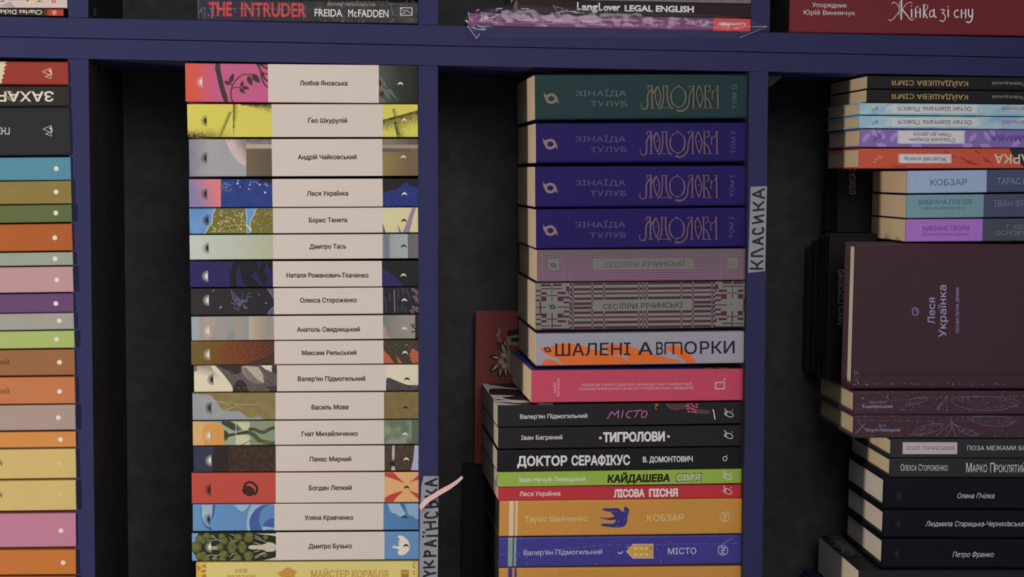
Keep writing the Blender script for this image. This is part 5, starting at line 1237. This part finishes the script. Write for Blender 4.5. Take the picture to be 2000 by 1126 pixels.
q4 = stack([s[0] for s in S4]); b4 = []
for i, (s, q) in enumerate(zip(S4, q4)):
    b = book(s[3], q, Y=0.0006, depth=s[1], cover=K(*s[2]), kind='hard' if i != 7 else 'soft', r=(.0022, .0022, .0012, .0012, .003, .003, .003, .0008, .001)[i], board=(.0024, .0024, .0016, .0016, .003, .003, .003, .001, .002)[i],
             inset=(.003, .003, .003, .002, .003, .003, .003, .001, .002)[i], pages=(PGT, PGT, K(176, 155, 122), K(176, 155, 122), PGW, PGW, PGW, K(176, 160, 140), PGT)[i], wrap=i < 2,
             mat='gloss_cover' if i < 2 else 'matte_cover', group=(('shrink-wrapped maroon spines',) * 2 + ('black spines in the last compartment',) * 2 + ('navy spines with white script',) * 3 + (None, None))[i])
    b4.append(b)
EN = K(100, 98, 112)
A = b4[0].art
A.text('Михайло', EN, 1698, 1731, 787.5, 6, off=0.0, serif=.03); A.text('Коцюбинський', K(140, 136, 156), 1684, 1743, 796.2, 7, off=0.0, serif=.03); A.flush('lettering', 'gloss_ink'); z = zz(1560, 720, 4.545)
def engraved(A, pts, n, seed):
    A.line(EN, .7, chaikin(z(pts), True), closed=True, caps=False); random.seed(seed)
    x0 = min(p[0] for p in pts); x1 = max(p[0] for p in pts); y0 = min(p[1] for p in pts); y1 = max(p[1] for p in pts)
    for k in range(n):
        t = random.uniform(.08, .92); x = x0 + (x1 - x0) * t; h_ = (y1 - y0) * .42 * math.sin(math.pi * t); ym = pts[0][1] + (pts[len(pts) // 2][1] - pts[0][1]) * t
        y = ym + random.uniform(-h_, h_); L_ = random.uniform(14, 34); A.line(K(82, 78, 92), .55, z([(x, y), (x + L_, y - L_ * .25)]), caps=False); A.layer -= 1.1
    A.layer += 1
engraved(A, [(930, 325), (980, 275), (1060, 250), (1160, 250), (1130, 285), (1040, 310)], 26, 1)
engraved(A, [(1350, 270), (1420, 245), (1620, 245), (1800, 250), (1980, 285), (1920, 330), (1800, 365), (1620, 370), (1450, 345), (1370, 310)], 110, 2)
for p in ([(1220, 370), (1240, 320), (1290, 280), (1310, 240)], [(1232, 372), (1262, 325), (1305, 290), (1318, 240)], [(1222, 360), (1275, 300)]): A.line(EN, .8, z(p), caps=False)
A.flush('engraving', 'gloss_ink')
A = b4[1].art
A.text('Іван', EN, 1715, 1731, 833, 6.4, off=0.0, serif=.03); A.text('Нечуй-Левицький', K(136, 132, 150), 1690.5, 1758, 842, 6.6, off=0.0, serif=.03); A.flush('lettering', 'gloss_ink')
engraved(A, [(990, 590), (1050, 530), (1140, 490), (1290, 480), (1270, 530), (1200, 560), (1080, 585)], 60, 3); engraved(A, [(1480, 430), (1600, 420), (1780, 420), (1930, 440), (1920, 480), (1800, 515), (1650, 500), (1550, 470)], 70, 4); engraved(A, [(1440, 540), (1500, 530), (1560, 560), (1600, 590), (1520, 595), (1460, 570)], 26, 5)
for p in ([(1350, 430), (1360, 480), (1290, 530), (1220, 590)], [(1360, 480), (1350, 540), (1300, 600)], [(1360, 480), (1400, 510), (1440, 560)], [(1362, 500), (1375, 550), (1400, 600)], [(1340, 470), (1380, 490), (1440, 520)]): A.line(EN, 1.0, z(p), caps=False)
A.flush('engraving', 'gloss_ink')
puckers(b4[0], 90, 1672, 1998, lambda x: random.choice((random.uniform(769, 778), random.uniform(790, 800))), 41, c=(.55, .52, .62), long=(((1671, 789), (1800, 776), .6), ((1800, 776), (1990, 773), .5)))
puckers(b4[1], 70, 1672, 1998, lambda x: random.choice((random.uniform(814, 822), random.uniform(835, 850))), 42, c=(.5, .48, .58), long=(((1668, 820), (1990, 822), .5), ((1670, 846), (1690, 826), 1.2), ((1674, 822), (1690, 838), 1.0)))
A = b4[2].art; PLT = K(166, 160, 160)
A.rect(K(158, 142, 144), 1762.9, 863, 1869.6, 886.2); A.flush('paper_label'); 
A.text('ОСИП ТУРЯНСЬКИЙ', K(70, 60, 64), 1769.5, 1863.6, 878, 6.8, off=0.0); A.text('ПОЗА МЕЖАМИ БОЛЮ', PLT, 1889, 2027, 878.4, 8.6, off=0.012); A.flush('lettering')
A = b4[3].art
A.text('О', PLT, 1759, 1765.5, 918.6, 13, off=0.01); A.text('ЛЕКСА', PLT, 1766, 1790.5, 918.4, 10.6, off=0.01); A.text('С', PLT, 1794, 1799.5, 918.4, 13, off=0.01); A.text('ТОРОЖЕНКО', PLT, 1800, 1851, 918.4, 10.6, off=0.01)
A.text('М', PLT, 1887, 1898, 921.5, 18.4, off=0.015); A.text('АРКО', PLT, 1899, 1928, 921.3, 14.5, off=0.015); A.text('П', PLT, 1934, 1942.5, 921.5, 18.4, off=0.015); A.text('РОКЛЯТИЙ', PLT, 1943.5, 2003, 921.5, 14.5, off=0.015); A.flush('lettering')
for b, t, x0, x1, y, sx, sy in ((b4[4], 'Олена Пчілка', 1869, 1941, 972.4, 1758.5, 967.4), (b4[5], 'Людмила Старицька-Черняхівська', 1807.5, 1998, 1027, 1756.5, 1022.4), (b4[6], 'Петро Франко', 1860, 1940, 1086.9, 1754, 1080.7)):
    A = b.art; A.text(t, K(190, 190, 200), x0, x1, y, 10.2, off=0.004, shear=0.32); A.flush('lettering'); sun(A, K(34, 33, 54), sx, sy, .85); A.flush('emblem')
T = b4[7].top; z = zz(1560, 886, 4.545)
T.patch(1618, 1042, 1690, 1085, 34, 26, lambda x, y: mixc(K(24, 24, 26), K(84, 80, 82), 1.25 - math.hypot((x - 1648 - (y - 1062) * .9) / 20, (y - 1064) / 20) + .7 * NZ(x, y, .16))); T.flush('cover_portrait')

# black books standing at the back
EXP = (0.47, 0.43, 0.41)
bks = [('front-most black hardcover standing behind the maroon book, with vertical lettering', 1620, 1700, 455, 724, .080, .0125),
       ('black hardcover standing second in the row behind the maroon book', 1612, 1700, 458, 718, .0931, .012),
       ('black hardcover standing third in the row behind the maroon book', 1604, 1700, 462, 714, .1057, .0125),
       ('black hardcover standing fourth in the row, partly hidden', 1593, 1700, 470, 720, .1188, .015),
       ('grey-edged black hardcover standing last in the row, lowest top', 1581, 1700, 487, 724, .1345, .015)]
zb2 = at(1668, 763, 0).z
top_l = at(1620, 455, .080).z
for i, (lb, x0, x1, y0, y1, Y, th) in enumerate(bks):
    xr_ = x1 + (60 if i < 5 else 0)
    yb_ = px_y(zb2 + .0004, x0, Y)
    b = standing(lb, x0, xr_, y0, yb_, Y, th, K(20, 18, 20), pages=K(60, 58, 60) if i < 4 else K(92, 90, 94), board=.0022, group='black hardcovers standing behind the maroon book')
    if i == 0:
        A = b.art; A.text('ОЛЕКСА СТОРОЖЕНКО', K(150, 134, 118), None, 1648, 635, 11, off=0.004, rot=90, yb2=526); A.flush('lettering')
ups = [('black hardcover standing upright above, cut-off grey vertical lettering', 1641, 1712, .1005, .012), ('black hardcover standing second behind the pastel spines', 1632, 1706, .1131, .012), ('grey-edged black hardcover standing last behind the pastel spines', 1620, 1700, .1257, .0125)]
for i, (lb, x0, x1, Y, th) in enumerate(ups):
    yb_ = px_y(top_l + .0004, x0, Y)
    b = standing(lb, x0, x1 + 60, 222 + 3 * i, yb_, Y, th, K(20, 18, 20), pages=K(76, 74, 76), board=.0018, group='black hardcovers standing behind the pastel spines')
    if i == 0:
        A = b.art; A.text('ОЛЕКСА СТОРОЖЕНКО', K(140, 134, 134), None, 1671, 379, 12, off=0.004, rot=90, yb2=264); A.flush('lettering')

# ================================================================== UPPER SHELF
EXP = 0.72
b = book('pale grey spine with upside-down lettering, above the narrow dark one on the upper shelf', [-296, 131, -26, -26, 13.5, 16.6], Y=.0005, depth=.125, cover=K(190, 176, 172), r=.0008)
A = b.art; A.text('Tadeusz Dołęga', K(70, 60, 64), -52, 83, -5.5, 9.5, off=.01, rot=180); A.poly(K(206, 190, 140), [(45, 10), (60, 2), (85, -3), (62, 6)]); A.poly(K(150, 146, 156), [(0, 12), (20, 3), (30, 15)]); A.flush('lettering')
A.rect(K(170, 70, 60), 101, -8, 108.5, 5.2); A.line(K(220, 200, 190), .9, [(102.5, -2), (105, 3.6), (107, -2)], caps=False); A.flush('emblem')
b = book('narrow dark spine with a red end and upside-down lettering, on the upper shelf', [-296, 124, 14, 17.2, 26, 31.9], Y=.0005, depth=.125, cover=K(46, 38, 38), r=.0006)
A = b.art; A.patch(82, 16, 125, 33, 20, 6, lambda x, y: mixc(K(60, 40, 36), K(160, 64, 50), (x - 88) / 8 + NZ(x, y, .3)))
A.rect(K(190, 90, 74), 101.5, 19.5, 110.5, 30.3); A.line(K(226, 205, 190), .9, [(103, 21), (106, 28), (109, 21)], caps=False); A.flush('spine_artwork'); 
A.text('Charles Dickens', K(214, 208, 190), -14, 82, 19.6, 9.4, off=.012, rot=180, yb2=18.6); A.flush('lettering')
EXP = 0.66
b = book('shrink-wrapped black spine with red and white condensed capitals on the upper shelf', [386.5, 815.5, -2, 3.5, 39.4, 48.4], Y=.0008, depth=.13, cover=K(36, 32, 46), kind='soft', r=.0009, wrap=True, mat='gloss_cover')
A = b.art
A.patch(386, -2, 816, 50, 40, 2, lambda x, y: mixc(K(40, 34, 56), K(34, 32, 34), (x - 470) / 130)); A.flush('printed_band', 'gloss_ink'); 
RD = K(172, 58, 60)
A.text('THE', RD, 407.5, 453, 30.6, 27.4, off=.085); A.text('INTRUDER', RD, 471, 598, 31.2, 27.6, off=.055, yb2=32.8); WT = K(218, 208, 198)
A.text('FREIDA', WT, 614.5, 668.8, 31.6, 15, off=.028, yb2=32.6); A.text('M', WT, 680, 689.5, 32.6, 15, off=.028); A.text('c', WT, 691, 697, 32.8, 15, off=.03); A.text('FADDEN', WT, 699.5, 758.8, 32.8, 15, off=.028, yb2=33.8)
A.text('FROM SUNDAY TIMES BESTSELLING AUTHOR', K(150, 146, 146), 639.5, 734, 11, 5.2, off=.0, yb2=12); A.flush('lettering', 'gloss_ink')
A.line(WT, 1.2, [(782, 15), (805, 15.4), (805, 30), (782, 29.6)], closed=True, caps=False); A.line(WT, .9, [(783, 16), (790, 22), (794, 20), (804, 27)]); A.line(WT, .9, [(783, 28), (789, 24), (793, 26)]); A.flush('emblem', 'gloss_ink')
puckers(b, 40, 390, 430, lambda x: random.uniform(2, 34), 51, c=(.7, .72, .8)); puckers(b, 50, 600, 812, lambda x: random.choice((random.uniform(1, 8), random.uniform(36, 42))), 52, c=(.7, .72, .8), name='film_wrinkle_glints',
        long=(((391, 16), (600, 19), .7), ((600, 19), (670, 8), .5), ((640, 6), (760, 3), .7), ((763, 5), (768, 30), .7), ((765, 28), (810, 40), .6), ((388, 2), (388.5, 36), .8)))
EXP = 0.60
b = book('dark aubergine spine with bold white lettering, lying on the bagged purple book', [1010, 1468, -2, 7.6, 24.3, 36.4], Y=.0006, depth=.13, cover=K(36, 24, 28), kind='soft', r=.0005)
A = b.art; WT = K(206, 204, 212)
A.text('L', WT, 1127, 1134.5, 19, 15, off=.09); A.text('ang', WT, 1136, 1167.5, 19.8, 14.2, off=.085); A.text('L', WT, 1169, 1176.5, 20, 15, off=.09); A.text('over', WT, 1178.5, 1211.8, 20.6, 13.6, off=.085); A.text('LEGAL ENGLISH', WT, 1220, 1355, 21.6, 12, off=.085, yb2=23.8); A.flush('lettering')
b = book('grey film-wrapped book whose lower edge shows above the aubergine one', [1005, 1467, -40, -30, -2.6, 7.2], Y=.0008, depth=.13, cover=K(66, 66, 70), kind='soft', r=.0006, wrap=True, mat='gloss_cover')
A = b.art; A.patch(1005, -6, 1467, 8, 20, 2, lambda x, y: K(84, 82, 84)); A.line(K(150, 150, 152), 1.0, [(1010, -3.5), (1250, 2), (1465, 6.6)], caps=False); A.flush('printed_band', 'gloss_ink')
pb = book('thin purple book with a red end inside a clear bag on the upper shelf', [916.5, 1466, 24.6, 36.6, 50.7, 62], Y=-.0004, depth=.135, cover=K(98, 40, 92), kind='soft', r=.0006, mat='gloss_cover')
A = pb.art; A.fill(K(190, 58, 64), 1393, 1466); A.flush('printed_band', 'gloss_ink'); 
A.text('Grammatik aktiv • Deutsch als Fremdsprache', K(176, 140, 176), 1012, 1176.5, 40.6, 5.6, off=.0, rot=180, yb2=37.4); A.text('B1', K(200, 180, 200), 940, 953.5, 33, 5.4, off=.01, rot=180); A.text('Cornelsen', K(216, 190, 196), 1404.8, 1456.6, 44.4, 8.4, off=.015, rot=180, yb2=43.4); A.flush('lettering', 'gloss_ink')
b = book('thick dark red spine with pale calligraphic lettering on the upper shelf', [1543, 2104, -29, -24, 61.6, 74.6], Y=.0006, depth=.13, cover=K(98, 34, 40), kind='hard', r=.0018, pages=K(90, 86, 74), board=.002)
A = b.art; PW = K(206, 190, 200)
A.text('Упорядник', PW, 1586, 1654.6, 14, 9.2, off=.0, serif=.03, yb2=15.2); A.text('Юрій Винничук', PW, 1569.4, 1670.4, 28.4, 9.2, off=.0, serif=.03, yb2=30); A.flush('lettering')
L_ = lambda w_, p, w2=None: A.line(PW, w_, chaikin(zz(1500, 0, 3.992)(p)) if len(p) > 2 else zz(1500, 0, 3.992)(p), w2=w2)
L_(1.4, [(940, 155), (965, 162), (1000, 120), (1030, 80), (1010, 30), (975, 15), (965, 30)], 1.2); L_(3.2, [(1040, 5), (1038, 150)]); L_(1.2, [(1045, 80), (1075, 30), (1110, 15), (1125, 28)]); L_(3.0, [(1050, 80), (1085, 120), (1110, 160), (1135, 150)], 1.2); L_(1, [(1025, 10), (1020, 120)])
L_(3, [(1118, 75), (1120, 135)]); L_(1.4, [(1112, 45), (1122, 50)]); L_(3, [(1150, 70), (1150, 135)]); L_(1.4, [(1150, 100), (1180, 92)]); L_(3, [(1185, 68), (1185, 135)]); L_(1.4, [(1150, 60), (1175, 50)]); L_(3, [(1215, 40), (1212, 135)]); L_(1.2, [(1205, 45), (1235, 35)]); L_(1.6, [(1215, 100), (1245, 60), (1240, 45)]); L_(2.6, [(1218, 98), (1240, 140)])
L_(2.2, [(1290, 80), (1262, 85), (1255, 120), (1270, 138), (1290, 118)]); L_(3, [(1292, 75), (1292, 125), (1308, 135)]); L_(2, [(1345, 78), (1372, 72), (1370, 95), (1352, 102), (1378, 115), (1382, 145), (1362, 172), (1338, 160)]); L_(3, [(1402, 75), (1402, 130)]); A.disc(PW, 1500 + 1400 / 3.992, 13.5, 1.4)
L_(2.6, [(1480, 80), (1455, 85), (1448, 115), (1462, 140), (1482, 130)]); L_(3, [(1505, 78), (1505, 138)]); L_(1.4, [(1505, 105), (1535, 100)]); L_(3, [(1537, 75), (1537, 140)]); L_(3, [(1560, 75), (1560, 120), (1572, 135), (1588, 120)]); L_(3, [(1590, 75), (1590, 150), (1570, 178), (1545, 172)]); A.flush('title')

# clear bag around the purple book
tops = [(906, 39), (912, 28), (918, 23.5), (934, 19.5), (965, 12.5), (1004, 7), (1046, 10), (1130, 14.5), (1200, 18), (1270, 21.5), (1375, 27), (1440, 33), (1469, 37.5), (1484, 44), (1499, 50.3)]
bots = [(906, 41), (912, 48), (920, 60), (931, 75), (938, 72), (960, 73), (1025, 74), (1200, 74.5), (1445, 74), (1460, 69), (1476, 61.5), (1499, 51.5)]
def interp(tb, x):
    for (a_, b_), (c_, d_) in zip(tb, tb[1:]):
        if a_ <= x <= c_: return b_ + (d_ - b_) * (x - a_) / (c_ - a_)
    return tb[-1][1] if x > tb[-1][0] else tb[0][1]
root = frame_empty('plastic_bag', at(1200, 74, 0), Vector((1, 0, 0)), Vector((0, 1, 0)), Vector((0, 0, 1)))
tag(root, 'clear crinkled plastic bag around the thin purple book, drooping over the blue shelf edge', 'bag')
NX, NZ_ = 150, 16; V = []; F = []; inv = root.matrix_world.inverted()
for i in range(NX + 1):
    x = 906 + 593 * (i / NX); t, b_ = interp(tops, x), interp(bots, x)
    e = min(1, (x - 906) / 30, (1499 - x) / 34); ed = math.sqrt(max(0, e))
    for j in range(NZ_ + 1):
        f = j / NZ_; y = t + (b_ - t) * f
        bulge = math.sin(math.pi * f) ** .7 * .0042 * ed
        crk = (noise.noise(Vector((x * .06, y * .14, 1))) * .0010 + noise.noise(Vector((x * .2, y * .3, 5))) * .0004 * (4 if x < 990 else 1)) * ed
        Yf = -.0038 - bulge - crk
        V.append(inv @ at(x, y, Yf))
m = NZ_ + 1
for i in range(NX):
    for j in range(NZ_): F.append((i * m + j, i * m + j + 1, (i + 1) * m + j + 1, (i + 1) * m + j))
# the film goes back over and under the book
k0 = len(V); zt = lambda x: at(x, interp([(906, 36), (916, 24.3), (1466, 36.3), (1499, 49)], x), 0).z + .0001
for i in range(NX + 1):
    x = 906 + 593 * (i / NX); p = at(x, 40, 0)
    z0 = zt(x) if 916 < x < 1466 else at(x, interp(tops, x), 0).z
    V.append(inv @ Vector((p.x, -.0015, z0))); V.append(inv @ Vector((p.x, .12 if 916 < x < 1466 else .01, z0)))
for i in range(NX):
    a_ = k0 + 2 * i; F.append((i * m, (i + 1) * m, a_ + 2, a_)); F.append((a_, a_ + 2, a_ + 3, a_ + 1))
mesh_obj('film', V, F, (1, 1, 1), 'bag_film', root, smooth=True)
# seams and creases of the bag, coloured pale to paint in its highlights
V = []; F = []
def seam(pts, w_, dY=-.0095):
    for p, q in zip(pts, pts[1:]):
        a_, c_ = inv @ at(p[0], p[1], dY), inv @ at(q[0], q[1], dY); d = (c_ - a_).normalized(); n_ = Vector((-d.z, 0, d.x)) * w_ / 4560; k = len(V)
        V.extend([a_ - n_, c_ - n_, c_ + n_, a_ + n_, (a_ + c_) / 2 + Vector((0, -.0003, 0))]); F.extend([(k, k + 1, k + 4), (k + 1, k + 2, k + 4), (k + 2, k + 3, k + 4), (k + 3, k, k + 4)])
seam([(908, 41), (960, 44), (1050, 45), (1150, 48), (1290, 52), (1400, 54), (1498, 51)], .6); seam([(1360, 50), (1430, 53), (1497, 52)], .6)
seam([(913, 50), (931, 75), (937, 66)], 1.4); seam([(1445, 73.5), (1476, 61), (1498, 51.5)], .9)
seam([(935, 40), (950, 37), (965, 33), (975, 28)], 1.8); seam([(938, 41), (958, 40), (965, 42)], 1.5); seam([(915, 24), (917, 38)], 1.4); seam([(930, 21), (936, 18.5)], 2); seam([(970, 17), (981, 16.5)], 2); seam([(1018, 17), (1033, 17)], 1.6)
seam([(920, 52), (932, 57), (950, 57)], 1.6); seam([(925, 55), (945, 59)], 1.2); seam([(978, 31), (985, 32)], 1.3); seam([(1094, 22), (1110, 19)], 1.3); seam([(1088, 24), (1120, 22), (1142, 26)], 1.2); seam([(1100, 17), (1086, 13)], 1)
seam([(1080, 10), (1095, 30)], .8); seam([(1010, 24), (1033, 22)], .8); seam([(938, 24), (975, 28), (1000, 24)], .7)
mesh_obj('creases', V, F, (.5, .52, .6), 'wrinkle_glint', root)

# ================================================================== HANDWRITTEN PAPER LABELS AND THE RIBBON
EXP = 0.62
def tape(label, quad, Y=-.0006, y1=-.0001):
    p = [at(*q, Y) for q in quad]; O = (p[2] + p[3]) / 2
    root = frame_empty('paper_label', O, Vector((1, 0, 0)), Vector((0, 1, 0)), Vector((0, 0, 1))); tag(root, label, 'label', 'handwritten section labels on the uprights')
    inv_ = root.matrix_world.inverted(); V = [inv_ @ v for v in p] + [inv_ @ Vector((v.x, y1, v.z)) for v in p]; n = len(p)
    F = [tuple(range(n))[::-1]] + [(i, (i + 1) % n, n + (i + 1) % n, n + i) for i in range(n)] + [tuple(range(n, 2 * n))]
    mesh_obj('paper', V, F, K(128, 130, 140), 'paper', root)
    A = Art(root, (-1, Y - O.y, -1), (1, 0, 0), (0, 0, 1), (0, -1, 0), 2, 2); return A
INK = K(34, 32, 38)
A = tape('grey paper strip with black handwritten capitals, curled top corner, behind the pink ribbon', [(827.4, 929), (856.8, 929.5), (854.5, 1150), (818.5, 1150), (820.5, 1000), (823, 947)])
z = zz(800, 920, 5.467)
for p in ([(290, 78), (168, 132), (290, 152)], [(235, 102), (238, 148)], [(168, 268), (296, 262)], [(180, 205), (240, 238), (232, 265)], [(240, 236), (288, 192)], [(178, 384), (300, 376)], [(238, 380), (215, 352), (236, 322), (282, 322), (300, 346), (296, 374)],
          [(196, 440), (165, 462), (166, 488), (220, 497), (280, 488), (298, 462), (288, 434)], [(155, 544), (276, 540)], [(182, 622), (296, 606)], [(220, 545), (228, 615)], [(182, 688), (300, 686)], [(150, 648), (154, 652)], [(142, 692), (148, 696)],
          [(280, 735), (160, 776), (280, 796)], [(240, 748), (242, 788)], [(152, 905), (276, 900)], [(182, 904), (158, 872), (178, 846), (212, 858), (216, 900)], [(152, 1026), (265, 1020)], [(160, 966), (212, 1000), (208, 1022)], [(208, 1002), (250, 956)], [(162, 1062), (212, 1092)], [(150, 1120), (210, 1096), (275, 1082)]):
    A.line(INK, 4.2, chaikin(z(p)) if len(p) > 4 else z(p)); A.layer = A.layer % 6
A.flush('handwriting')
A = tape('grey paper strip with black handwritten capitals on the upright beside the dark violet volumes', [(1466.2, 364.5), (1498, 363.2), (1494.4, 529), (1461.2, 532.6)])
z = zz(1455, 355, 6.09)
for p in ([(228, 86), (92, 150), (228, 192)], [(180, 112), (185, 172)], [(98, 338), (225, 326)], [(100, 247), (160, 290), (158, 325)], [(160, 290), (218, 240)], [(220, 397), (110, 420), (212, 470), (92, 492)], [(122, 555), (90, 585), (98, 615), (150, 622), (205, 605), (222, 570), (206, 545)],
          [(215, 660), (92, 710), (215, 742)], [(165, 682), (172, 726)], [(215, 790), (80, 850), (82, 882), (212, 882)], [(66, 1030), (208, 1035)], [(76, 942), (145, 990), (142, 1030)], [(145, 990), (208, 937)]):
    A.line(INK, 4.0, chaikin(z(p)) if len(p) > 4 else z(p)); A.layer = A.layer % 6
A.flush('handwriting')
# ribbon bookmark of the light blue book
rb = bk[15].root; inv_ = rb.matrix_world.inverted(); z = zz(800, 920, 5.467)
up = [(100, 372), (112, 350), (150, 305), (200, 268), (270, 226), (340, 184), (420, 142), (500, 92), (558, 44)]
lo = [(117, 442), (130, 412), (165, 368), (215, 322), (285, 278), (350, 238), (430, 192), (510, 132), (574, 72)]
Ys = [.0006, -.0022, -.0045, -.007, -.009, -.011, -.013, -.015, -.017]
V = []; F = []
fin_u = []; fin_l = []; fin_y = []
for i in range(len(up) - 1):
    for s_ in range(4):
        t = s_ / 4; fin_u.append(((up[i][0] * (1 - t) + up[i + 1][0] * t), (up[i][1] * (1 - t) + up[i + 1][1] * t))); fin_l.append(((lo[i][0] * (1 - t) + lo[i + 1][0] * t), (lo[i][1] * (1 - t) + lo[i + 1][1] * t))); fin_y.append(Ys[i] * (1 - t) + Ys[i + 1] * t)
fin_u.append(up[-1]); fin_l.append(lo[-1]); fin_y.append(Ys[-1])
for (u_, l_, Y) in zip(z(fin_u), z(fin_l), fin_y):
    m_ = ((u_[0] + l_[0]) / 2, (u_[1] + l_[1]) / 2)
    for q_, dy_ in ((u_, 0), (m_, 0), (l_, 0)): V.append(inv_ @ at(q_[0], q_[1], Y + dy_))
    for q_, dy_ in ((u_, 0), (m_, 0), (l_, 0)): V.append(inv_ @ at(q_[0], q_[1], Y + dy_ + .0002))
n = len(fin_u)
for i in range(n - 1):
    a_, c_ = 6 * i, 6 * i + 6
    F += [(a_, a_ + 1, c_ + 1, c_), (a_ + 1, a_ + 2, c_ + 2, c_ + 1), (a_ + 3, c_ + 3, c_ + 4, a_ + 4), (a_ + 4, c_ + 4, c_ + 5, a_ + 5), (a_, c_, c_ + 3, a_ + 3), (a_ + 2, a_ + 5, c_ + 5, c_ + 2)]
F += [(6 * n - 6, 6 * n - 5, 6 * n - 2, 6 * n - 3), (6 * n - 5, 6 * n - 4, 6 * n - 1, 6 * n - 2)]
EXP = 0.62
pmat('satin', 0.45, 0.4, 0.1, grain=1200)
o = mesh_obj('ribbon', V, F, K(226, 160, 160), 'satin', rb); o['label'] = 'pale pink ribbon bookmark curling out past the upright'
